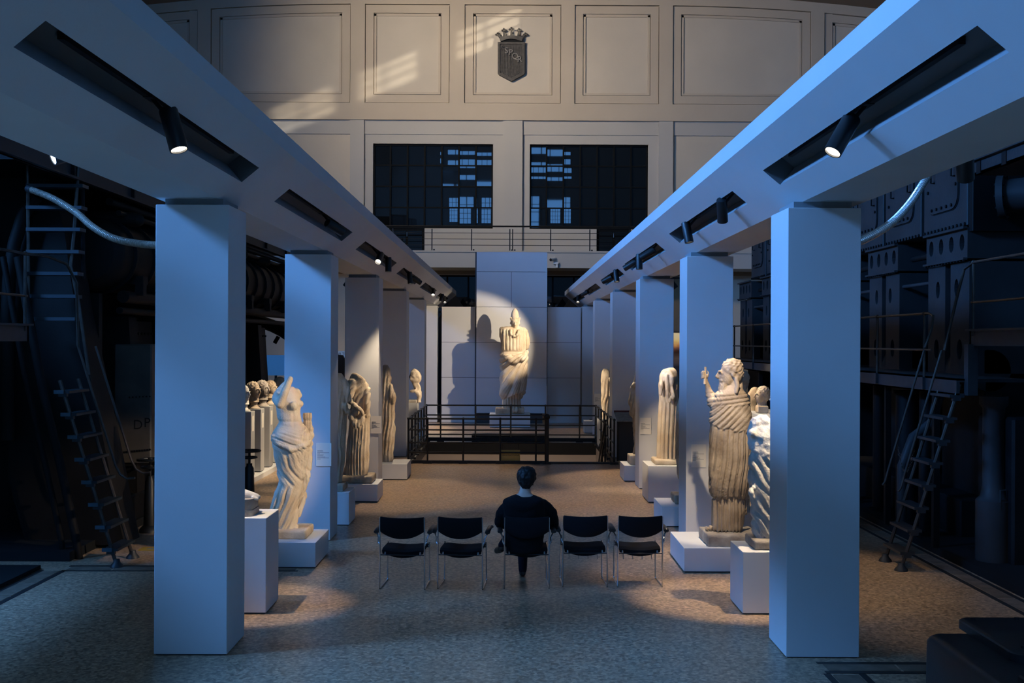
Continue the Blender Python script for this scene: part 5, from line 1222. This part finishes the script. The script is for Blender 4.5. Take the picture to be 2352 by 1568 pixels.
# ================================================================== ladders, galleries, engines
def bolts_row(m, p0, p1, n, r, ax):
    p0, p1 = Vector(p0), Vector(p1); d = Vector(ax)
    for i in range(n):
        p = p0 + (p1 - p0) * (i / max(1, n - 1)); m.cyl(p, p + d * r * .9, r, n=6)
def gallery(s, label):
    w = 'right' if s > 0 else 'left'
    t = thing('gallery', label, 'gallery', (s * 5.9, 20, 2.17), None)
    X = lambda a, b: (min(s * a, s * b), max(s * a, s * b))
    if s > 0:
        m = MB(); m.box(*X(5.5, 5.54), 13.4, 31, 2.17, 2.37); m.box(*X(5.5, 5.60), 13.4, 31, 2.35, 2.37); m.box(*X(5.5, 5.60), 13.4, 31, 2.17, 2.19)
        part('edge_channel', m, TREAD, t)
        part('deck', MB().box(*X(5.54, 6.4), 13.4, 31, 2.33, 2.37), TREAD, t)
        for y in (14.45, 16.3, 18.3, 20.4, 22.5, 24.6, 26.7, 28.8):
            part('post', MB().cyl((s * 5.5, y, 2.2), (s * 5.5, y, 3.2), .018, n=8).ball((s * 5.5, y, 3.2), .03, n=8, m=6), STEEL, t, True)
            part('post_socket', MB().box(*X(5.46, 5.5), y - .05, y + .05, 2.2, 2.36), TREAD, t)
            part('support_leg', MB().box(*X(5.62, 5.70), y - .04, y + .04, .1, 2.17), ENG, t)
        part('handrail', MB().tube([(s * 5.5, 31, 3.2), (s * 5.5, 14.3, 3.2), (s * 5.46, 14.05, 3.16), (s * 5.42, 13.98, 3.02), (s * 5.33, 13.98, 2.75)], .017, 8), STEEL, t, True)
        part('mid_rail', MB().cyl((s * 5.5, 31, 2.72), (s * 5.5, 14.2, 2.72), .015, n=8), STEEL, t, True)
    ye = 13.4 if s > 0 else 12.8
    # upper landing towards the camera
    m = MB(); m.box(*X(5.66, 5.70), 6.5, ye, 2.78, 2.98); m.box(*X(5.6, 5.72), 6.5, ye, 2.96, 2.985)
    part('landing_channel', m, TREAD, t); part('landing_deck', MB().box(*X(5.7, 7.2), 6.5, ye, 2.92, 2.97), TREAD, t)
    part('landing_end', MB().box(*X(5.66, 7.2), ye - .04, ye, 2.78, 2.98), TREAD, t)
    if s > 0: part('support_leg', MB().box(*X(5.60, 5.72), ye - .1, ye + .02, 2.17 if s > 0 else .05, 2.8), TREAD, t)
    for y in (ye - .1, 11.2, 9.1): part('post', MB().cyl((s * 5.66, y, 2.9), (s * 5.66, y, 3.8), .019, n=8).ball((s * 5.66, y, 3.8), .03, n=8, m=6), STEEL, t, True)
    part('handrail', MB().tube([(s * 5.66, 6.5, 3.8), (s * 5.66, ye - .1, 3.8), *(((s * 5.60, 13.43, 3.72), (s * 5.53, 13.46, 3.4), (s * 5.36, 13.43, 2.72)) if s > 0 else ((s * 5.52, 13.0, 3.79), (s * 5.40, 13.25, 3.72), (s * 5.34, 13.40, 3.5), (s * 5.33, 13.43, 2.72)))], .018, 8), STEEL, t, True)
    part('mid_rail', MB().cyl((s * 5.66, 6.5, 3.31), (s * 5.66, ye - .05, 3.31), .015, n=8), STEEL, t, True)
def ship_ladder(s, label, tread_mat):
    t = thing('ladder', label, 'ladder', (s * 4.9, 13.7, 0))
    xz = lambda z: s * (4.84 + .31 * z)
    for y in (13.43, 14.0):
        part('stringer', MB().tube([(xz(0), y, .02), (xz(2.3), y, 2.3)], .024, 8), STEEL, t, True)
        part('foot', MB().lathe([(.085, 0), (.08, .02), (.045, .06), (.035, .10)], (xz(.0), y, 0), 14), TREAD, t, True)
        e = s * (.0)
        part('handrail', MB().tube([(s * 4.80, y, .98), (s * 4.83, y, 1.02), (s * 4.88, y, 1.20), (s * 5.33, y, 2.72)] if s > 0 else [(s * 4.62, y, 1.10), (s * 4.72, y, 1.09), (s * 4.80, y, 1.14), (s * 4.86, y, 1.25), (s * 5.33, y, 2.72)], .015, 8), STEEL, t, True)
    for k in range(8):
        z = .22 + .277 * k; x = xz(z)
        m = MB(); m.box(x - .09, x + .09, 13.40, 14.03, z - .02, z + .012); part('tread', m, tread_mat, t)
        part('tread_bracket', MB().box(x - .05, x + .05, 13.40, 13.46, z - .06, z - .02), tread_mat, t)
        if s < 0: part('lit_tread_end', MB().box(x - .10, x + .02, 13.385, 13.40, z - .025, z + .02), mat('painted blue light on tread', (0.05, 0.085, 0.11), .45, .3), t)  # blue end caps put the light on the treads into colour
    if s > 0:
        m = MB(); n = 30
        for i in range(n):
            u = i / (n - 1); p = Vector((4.99 + .0 * u, 14.0 - .57 * u, 1.50 - .02 * u - .40 * 4 * u * (1 - u) * .75)); d = Vector((0, -.57, 1)) if i % 2 else Vector((1, 0, 0))
            a = 2 * PI / 8; q = Vector((0, -.57, (2 * u - 1) * .8)).normalized(); o = q.orthogonal().normalized(); o = Matrix.Rotation(i * PI / 2, 3, q) @ o
            m.tube([p + q * .02 * math.cos(a * k) + o * .012 * math.sin(a * k) for k in range(8)], .003, 5, closed=True)
        o = part('chain', m, STEEL, t); o['kind'] = 'stuff'
gallery(-1, 'dark steel landing with pipe rail at the head of the left ladder'); gallery(1, 'dark steel gallery with pipe rails along the right engine')
ship_ladder(1, 'steep steel ladder with open treads and a chain, by the right engine', TREAD)
ship_ladder(-1, 'steep steel ladder with painted-in shade and blue-lit tread ends, by the left engine', mat('shaded tread', (0.012, 0.018, 0.022), .5, .2))  # dark tread colour holds the shade on this ladder

def holed(m, X, y0, y1, z0, z1, cy, cz, ry, rz, dep, sgn, n=16):
    "rectangular plate cell in the plane x=X with an elliptical hole that goes dep into the plate"
    E = [(cy + ry * math.cos(2 * PI * i / n), cz + rz * math.sin(2 * PI * i / n)) for i in range(n)]; Q = []
    for i in range(n):
        c, s_ = math.cos(2 * PI * i / n), math.sin(2 * PI * i / n)
        ty = ((y1 - cy) if c > 0 else (cy - y0)) / max(abs(c), 1e-6); tz = ((z1 - cz) if s_ > 0 else (cz - z0)) / max(abs(s_), 1e-6); t_ = min(ty, tz); Q.append([cy + c * t_, cz + s_ * t_])
    for yy, zz_ in ((y0, z0), (y0, z1), (y1, z0), (y1, z1)):
        k = min(range(n), key=lambda i: (Q[i][0] - yy) ** 2 + (Q[i][1] - zz_) ** 2); Q[k] = [yy, zz_]
    vs = [(X, a, b) for a, b in E] + [(X, a, b) for a, b in Q] + [(X + sgn * dep, a, b) for a, b in E]
    m.add(vs, [(i, (i + 1) % n, n + (i + 1) % n, n + i) for i in range(n)] + [(i, 2 * n + i, 2 * n + (i + 1) % n, (i + 1) % n) for i in range(n)] + [tuple(2 * n + i for i in range(n))])
# ---- right engine
t = thing('diesel_engine', 'huge dark blue-grey diesel engine with riveted covers behind the right columns', 'engine', (7.5, 22, 0))
XE = 6.5
for k in range(8):
    y0 = 15.5 + 1.75 * k; y1 = y0 + 1.62
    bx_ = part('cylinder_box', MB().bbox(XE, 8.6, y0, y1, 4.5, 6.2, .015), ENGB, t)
    rr = []
    ca, cb, za, zb = y0 + .28, y1 - .20, 4.78, 6.1
    for cx, cy, a0 in ((cb - .22, za + .22, -90), (cb - .05, zb - .05, 0), (ca + .05, zb - .05, 90), (ca + .22, za + .22, 180)):
        r_ = .22 if za + .3 > cy else .05
        rr += [(cx + r_ * math.cos(math.radians(a0 + 22.5 * i)), cy + r_ * math.sin(math.radians(a0 + 22.5 * i))) for i in range(5)]
    part('access_cover', MB().prism(rr, 'x', XE - .025, XE), ENGB, bx_)
    part('cover_gasket', MB().prism([(a + (a - (ca + cb) / 2) * .035, b + (b - (za + zb) / 2) * .025) for a, b in rr], 'x', XE - .008, XE), ENG, bx_)
    m = MB(); bolts_row(m, (XE - .025, ca + .2, za + .06), (XE - .025, cb - .2, za + .06), 5, .024, (-1, 0, 0)); bolts_row(m, (XE - .025, ca + .05, za + .35), (XE - .025, ca + .05, zb - .2), 3, .024, (-1, 0, 0)); bolts_row(m, (XE - .025, cb - .05, za + .35), (XE - .025, cb - .05, zb - .2), 3, .024, (-1, 0, 0))
    o = part('bolts', m, ENG, bx_); o['kind'] = 'stuff'
    for yy, zz_ in ((ca + .16, 5.42), (cb - .22, 5.42)):
        part('cover_handle', MB().tube([(XE - .03, yy - .07, zz_ + .17), (XE - .085, yy - .07, zz_ + .17), (XE - .085, yy - .07, zz_ - .17), (XE - .03, yy - .07, zz_ - .17)], .014, 8), ENG, bx_, True)
    m = MB(); bolts_row(m, (XE - .0, y0 + .06, 4.52), (XE - .0, y1 - .06, 4.52), 12, .022, (-1, 0, 0)); o = part('bottom_rivets', m, ENG, bx_); o['kind'] = 'stuff'
part('end_plate', MB().bbox(XE + .02, 8.6, 15.36, 15.5, 4.4, 6.2, .01), ENG, t)
for k in range(6):
    y0 = 15.48 + 2.78 * k; y1 = y0 + 1.52
    m = MB()
    for q in range(4):
        a = y0 + (y1 - y0) * q / 4; b = y0 + (y1 - y0) * (q + 1) / 4; holed(m, XE, a, b, 4.02, 4.46, (a + b) / 2, 4.26, .085, .12, .18, 1)
    m.box(XE + .2, 8.2, y0, y1, 4.02, 4.46); m.box(XE, XE + .2, y0 - .001, y0, 4.02, 4.46); m.box(XE, XE + .2, y1, y1 + .001, 4.02, 4.46)
    cb_ = part('frame_box', m, ENGB, t)
    m = MB(); bolts_row(m, (XE - .03, y0 + .05, 4.46), (XE - .03, y1 - .05, 4.46), 14, .02, (0, 0, 1)); bolts_row(m, (XE - .03, y0 + .05, 3.98), (XE - .03, y1 - .05, 3.98), 14, .02, (0, 0, 1)); o = part('flange_bolts', m, ENG, cb_); o['kind'] = 'stuff'
    part('flange', MB().box(XE - .06, XE, y0, y1, 4.445, 4.48).box(XE - .06, XE, y0, y1, 4.0, 4.03), ENGB, cb_)
    m = MB(); ym = (y0 + y1) / 2
    for a, b in ((y0, ym - .10), (ym + .10, y1)):
        holed(m, XE + .03, a, b, 3.2, 3.98, (a + b) / 2 + (.12 if a == y0 else -.05), 3.62, .075, .13, .2, 1); holed(m, XE + .03, a, b, 2.38, 3.2, (a + b) / 2, 2.72, .09, .15, .2, 1)
        m.box(XE + .23, XE + .9, a, b, 2.38, 3.98); m.box(XE + .03, XE + .25, a - .001, a, 2.38, 3.98); m.box(XE + .03, XE + .25, b, b + .001, 2.38, 3.98)
    m.box(XE + .16, XE + .3, ym - .10, ym + .10, 2.38, 3.98)
    part('frame_column', m, ENGB, t)
    m = MB(); m.lathe([(.30, 0), (.30, y1 - y0)], (XE + .33, y0, 2.42), 20, (0, 1, 0)); part('column_foot', m, ENGB, t, True)
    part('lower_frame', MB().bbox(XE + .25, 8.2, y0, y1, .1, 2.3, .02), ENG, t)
    if k < 5:
        part('cross_bar', MB().cyl((XE + .1, y1, 3.75), (XE + .1, y1 + 1.26, 3.75), .03), ENGB, t)
        m = MB(); m.lathe([(.24, 0), (.24, 1.1), (.30, 1.12), (.30, 1.2)], (XE + .6, y1 + .63, 2.9), 16); m.cyl((XE + .2, y1 + .2, 4.2), (XE + .2, y1 + 1.1, 4.2), .05); part('valve_gear', m, ENG, t, True)
part('bed_plate', MB().bbox(XE - .2, 8.8, 15.2, 31, .1, .62, .02), ENG, t)
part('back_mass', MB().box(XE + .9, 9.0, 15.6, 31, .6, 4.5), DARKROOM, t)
m = MB(); a = Vector((6.86, 15.2, 4.86)); b = Vector((9.4, 13.4, 5.0)); m.cyl(a, b, .23, n=24); part('exhaust_pipe', m, ENGB, t, True)
d = (b - a).normalized(); m = MB(); m.cyl(a - d * .03, a + d * .06, .31, n=24); part('pipe_flange', m, ENGB, t, True)
m = MB()
for i in range(10):
    o = d.orthogonal().normalized(); q = a + Matrix.Rotation(2 * PI * i / 10, 3, d) @ o * .27; m.cyl(q - d * .05, q + d * .08, .022, n=6)
o = part('flange_bolts', m, ENG, t); o['kind'] = 'stuff'
part('pump_cylinder', MB().lathe([(.21, 0), (.21, .75), (.16, .80), (.13, .95), (.13, 1.9), (.17, 1.95), (.17, 2.05)], (6.05, 13.6, .1), 20), ENGB, t, True)
part('pump_housing', MB().bbox(6.15, 6.9, 13.3, 14.3, .1, 1.9, .03), ENG, t)
part('pump_handle', MB().tube([(6.12, 13.42, 1.0), (6.05, 13.40, 1.0), (6.05, 13.40, .75), (6.12, 13.42, .75)], .012, 6), ENGB, t, True)
for x, y, r, z in ((5.9, 15.4, .10, 2.1), (5.95, 16.3, .16, 2.0), (6.0, 17.6, .12, 2.1), (5.85, 18.8, .14, 1.2)): part('vertical_pipe', MB().lathe([(r * 1.4, 0), (r * 1.4, .05), (r, .06), (r, z - .06), (r * 1.3, z - .05), (r * 1.3, z)], (x, y, .1), 16), ENG, t, True)
part('curved_pipe', MB().tube([(6.0, 15.2, 2.1), (5.9, 15.2, 1.7), (5.6, 15.1, 1.5), (5.45, 15.1, 1.1), (5.45, 15.1, .3)], .07, 12), ENGB, t, True)
m = MB(); m.box(5.85, 6.5, 8, 13.75, 4.93, 4.96); m.box(5.85, 5.89, 8, 13.75, 4.93, 5.10); m.box(5.8, 6.5, 8, 13.75, 5.10, 5.13)
part('upper_channel', m, ENGB, t)
for y in (13.6, 12.9, 11.5): part('upper_post', MB().cyl((5.87, y, 5.0), (5.87, y, 6.1), .03, n=8).box(5.84, 5.9, y - .06, y + .06, 4.93, 5.12), ENG, t)
part('upper_rail', MB().cyl((5.87, 8, 5.55), (5.87, 13.7, 5.55), .02, n=8), ENG, t)

# ---- left engine
t = thing('diesel_engine', 'huge near-black diesel engine with a banded drum behind the left columns', 'engine', (-7.2, 22, 0))
hp = [(48, 560), (58, 490), (82, 450), (112, 442), (134, 470), (150, 540), (160, 620), (176, 720), (200, 830), (240, 1020), (278, 1215), (286, 1262), (60, 1292), (20, 1100), (30, 800)]
P = [at(a, b, 14.6) for a, b in hp]
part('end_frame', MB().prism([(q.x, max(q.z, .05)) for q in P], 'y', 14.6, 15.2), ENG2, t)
m = MB()
for k in range(2):
    Q = [at(a, b, 14.45) for a, b in ((20 + 0 * k, 1010), (16, 760), (22, 640), (34, 560), (56, 490), (84, 452))]
part('arched_pipe', m.tube(Q, .085, 12), ENG2, t, True)
for off in (0, 34):
    part('slanting_pipe', MB().tube([at(a + off, b, 13.95) for a, b in ((8, 590), (28, 700), (66, 900), (108, 1080), (140, 1230), (148, 1285))], .055 if off else .04, 10), ENG2, t, True)
m = MB(); m.lathe([(.2, 0), (.42, .05), (.50, .16), (.52, .3), (.52, 13.6), (.3, 13.8)], (-5.98, 15.2, 4.03), 28, (0, 1, 0)); dr = part('drum', m, ENG2, t, True)
for k in range(16):
    y = 15.8 + .84 * k; part('drum_band', MB().lathe([(.52, 0), (.565, .01), (.565, .07), (.52, .08)], (-5.98, y, 4.03), 28, (0, 1, 0)), ENG, dr, True)
    if k % 2 == 0: part('drum_clamp', MB().box(-5.62, -5.40, y + .2, y + .42, 3.62, 3.74).box(-5.50, -5.38, y + .15, y + .3, 3.45, 3.62), ENG2, dr)
for z, x, r in ((4.78, -5.75, .055), (4.62, -5.62, .04), (3.42, -5.55, .09), (3.22, -5.60, .05)): part('long_pipe', MB().cyl((x, 15.6, z), (x, 29, z), r, n=12), ENG2, t, True)
for k in range(6): part('injector', MB().cyl((-6.2, 15.9 + 2.1 * k, 4.62), (-5.45, 15.9 + 2.1 * k, 4.55), .10, n=14).ball((-5.45, 15.9 + 2.1 * k, 4.55), .10, n=12, m=6), ENG2, t, True)
m = MB(); m.box(-5.66, -5.62, 8.5, 29, 4.86, 5.12); m.box(-5.68, -5.56, 8.5, 29, 5.10, 5.13); m.box(-5.68, -5.56, 8.5, 29, 4.86, 4.89); part('upper_channel', m, ENGB, t)
for k in range(9): part('channel_stiffener', MB().box(-5.63, -5.57, 9.5 + 2.2 * k, 9.54 + 2.2 * k, 4.88, 5.11), ENG, t)
part('upper_deck', MB().box(-8.5, -5.66, 13.6, 29, 5.05, 5.11), ENG, t); part('added_shade_deck_front', MB().box(-7.6, -5.66, 9.0, 11.4, 5.05, 5.11), ENG, t); part('added_shade_deck_rear', MB().box(-13.5, -8.5, 10.4, 29, 5.05, 5.11), ENG, t)  # front and rear decks are unseen, added to keep daylight off floor and engine
for k in range(5):
    y0 = 16.4 + 2.1 * k
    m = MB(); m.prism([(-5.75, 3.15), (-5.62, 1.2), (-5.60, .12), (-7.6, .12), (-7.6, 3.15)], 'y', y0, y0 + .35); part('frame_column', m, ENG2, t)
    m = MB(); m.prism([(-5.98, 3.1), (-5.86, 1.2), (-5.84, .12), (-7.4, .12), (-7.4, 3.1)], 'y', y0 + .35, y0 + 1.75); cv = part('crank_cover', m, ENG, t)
    m = MB(); bolts_row(m, (-5.86, y0 + .5, .5), (-5.86, y0 + 1.6, .5), 8, .025, (1, 0, 0)); bolts_row(m, (-5.94, y0 + .5, 2.9), (-5.94, y0 + 1.6, 2.9), 8, .025, (1, 0, 0)); o = part('cover_bolts', m, ENG2, cv); o['kind'] = 'stuff'
part('oil_tank', MB().bbox(at(262, 900, 16.35).x, at(348, 900, 16.35).x, 16.35, 16.9, at(300, 1062, 16.35).z, at(300, 790, 16.35).z, .02), mat('oil tank paint', (0.075, 0.062, 0.048), .6, var=.3, vscale=4), t)
for ch_, px, py in (('D', 317, 976), ('P', 338, 971)):
    q = at(px, py, 16.34); put_text('letter', ch_, .20, (q.x, 16.345, q.z), (PI / 2, 0, 0), DARKROOM, t, .001)
m = MB(); q0, q1 = at(268, 1040, 16.34), at(345, 1032, 16.34); bolts_row(m, q0, q1, 14, .016, (0, -1, 0)); q0, q1 = at(298, 912, 16.34), at(345, 910, 16.34); bolts_row(m, q0, q1, 7, .012, (0, -1, 0)); o = part('tank_rivets', m, ENG, t); o['kind'] = 'stuff'
for k in range(7):  # unseen tall blocks, added to shade the farther columns
    y0 = 13.95 + 2.15 * k; hd = part('added_shade_block', MB().bbox(-8.4, -6.9, y0, y0 + 2.05, 5.11, 8.3, .05), ENG, t)
    part('shade_block_cover', MB().bbox(-6.9, -6.84, y0 + .25, y0 + 1.8, 5.6, 7.6, .01), ENG, hd)
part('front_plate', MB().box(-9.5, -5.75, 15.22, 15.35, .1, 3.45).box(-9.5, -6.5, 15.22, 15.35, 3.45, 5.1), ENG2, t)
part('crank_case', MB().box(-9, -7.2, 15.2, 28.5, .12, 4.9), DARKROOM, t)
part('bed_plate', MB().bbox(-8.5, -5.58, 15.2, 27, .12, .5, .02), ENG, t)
m = MB(); m.tube([(-7.1 + 2.2 * math.cos(a), 28.6, 1.15 + 2.2 * math.sin(a)) for a in [2 * PI * i / 48 for i in range(48)]], .16, 8, closed=True); fw = part('flywheel', m, ENG, t, True)
for i in range(24):
    a = 2 * PI * i / 24; c = Vector((-7.1 + 2.02 * math.cos(a), 28.6, 1.15 + 2.02 * math.sin(a)))
    part('flywheel_tooth', MB().cyl(c, c - Vector((math.cos(a), 0, math.sin(a))) * .2, .06, n=6), ENG, fw)
for k in range(6):
    a = 2 * PI * k / 6 + .3; part('flywheel_spoke', MB().cyl((-7.1, 28.6, 1.15), (-7.1 + 2.1 * math.cos(a), 28.6, 1.15 + 2.1 * math.sin(a)), .07, n=8), ENG, fw)
ul = thing('ladder', 'upright dark ladder with flat rungs on the near end of the left engine', 'ladder', (at(125, 700, 14.1).x, 14.1, 2.95))
part('stile', MB().tube([at(a, b, 14.1) for a, b in ((66, 760), (66, 560), (64, 380), (66, 320))], .022, 8), STEEL, ul, True)
part('stile', MB().tube([at(a, b, 14.1) for a, b in ((205, 860), (182, 700), (163, 610), (170, 540), (178, 430), (184, 330))], .022, 8), STEEL, ul, True)
part('stile', MB().tube([at(a, b, 14.5) for a, b in ((192, 640), (190, 430), (190, 360))], .03, 8), ENG2, ul, True)
BT = mat('rung paint', (0.022, 0.032, 0.040), .5, .2)
for i, y in enumerate((427, 477, 527, 578, 628, 680, 732)):
    a, b = at(64 - (0 if i < 4 else 4), y, 14.1), at(194 - i * 3, y, 14.1); part('rung', MB().box(a.x, b.x, 14.05, 14.25, a.z - .022, a.z + .022), BT, ul)

# ---- ribbed hoses
def hose(pts, r, label, col=HOSE):
    P = [Vector(p) for p in pts]; out = []
    for i in range(len(P) - 1):
        p0, p1, p2, p3 = P[max(i - 1, 0)], P[i], P[i + 1], P[min(i + 2, len(P) - 1)]
        for k in range(24):
            u = k / 24; out.append(.5 * ((2 * p1) + (p2 - p0) * u + (2 * p0 - 5 * p1 + 4 * p2 - p3) * u * u + (3 * p1 - p0 - 3 * p2 + p3) * u ** 3))
    out.append(P[-1])
    L = [0]
    for a, b in zip(out[:-1], out[1:]): L.append(L[-1] + (b - a).length)
    n = int(L[-1] / (r * .20)); q = []; rs = []; j = 0
    for i in range(n + 1):
        s_ = L[-1] * i / n
        while j < len(L) - 2 and L[j + 1] < s_: j += 1
        u = (s_ - L[j]) / max(1e-9, L[j + 1] - L[j]); q.append(out[j].lerp(out[j + 1], u)); rs.append(r * (.74, 1.0, 1.0, .74)[i % 4])
    m = MB(); m.tube(q, rs, 14); t = thing('hose', label, 'hose', P[0], 'ribbed metal hoses')
    part('corrugated_tube', m, col, t); d = (P[-1] - P[-2]).normalized()
    part('end_collar', MB().cyl(P[-1] - d * .04, P[-1] + d * .05, r * 1.15, n=14), TREAD, t, True); d = (P[1] - P[0]).normalized()
    part('end_collar', MB().cyl(P[0] - d * .05, P[0] + d * .04, r * 1.15, n=14), TREAD, t, True)
hose([at(a, b, Y) for a, b, Y in ((2165, 350, 13.4), (2120, 422, 13.1), (2088, 470, 12.7), (2045, 514, 12.3), (1984, 550, 11.9), (1920, 570, 11.5), (1870, 565, 11.2))], .048, 'silver ribbed hose hanging from the right engine behind the nearest right column')
hose([at(a, b, Y) for a, b, Y in ((70, 435, 13.9), (120, 455, 13.6), (175, 488, 13.2), (215, 522, 12.8), (270, 550, 12.4), (358, 563, 11.9), (440, 555, 11.4))], .042, 'dull ribbed hose hanging from the left engine behind the nearest left column', mat('dull hose metal', (0.40, 0.34, 0.27), .45, .3, var=.4, vscale=30))
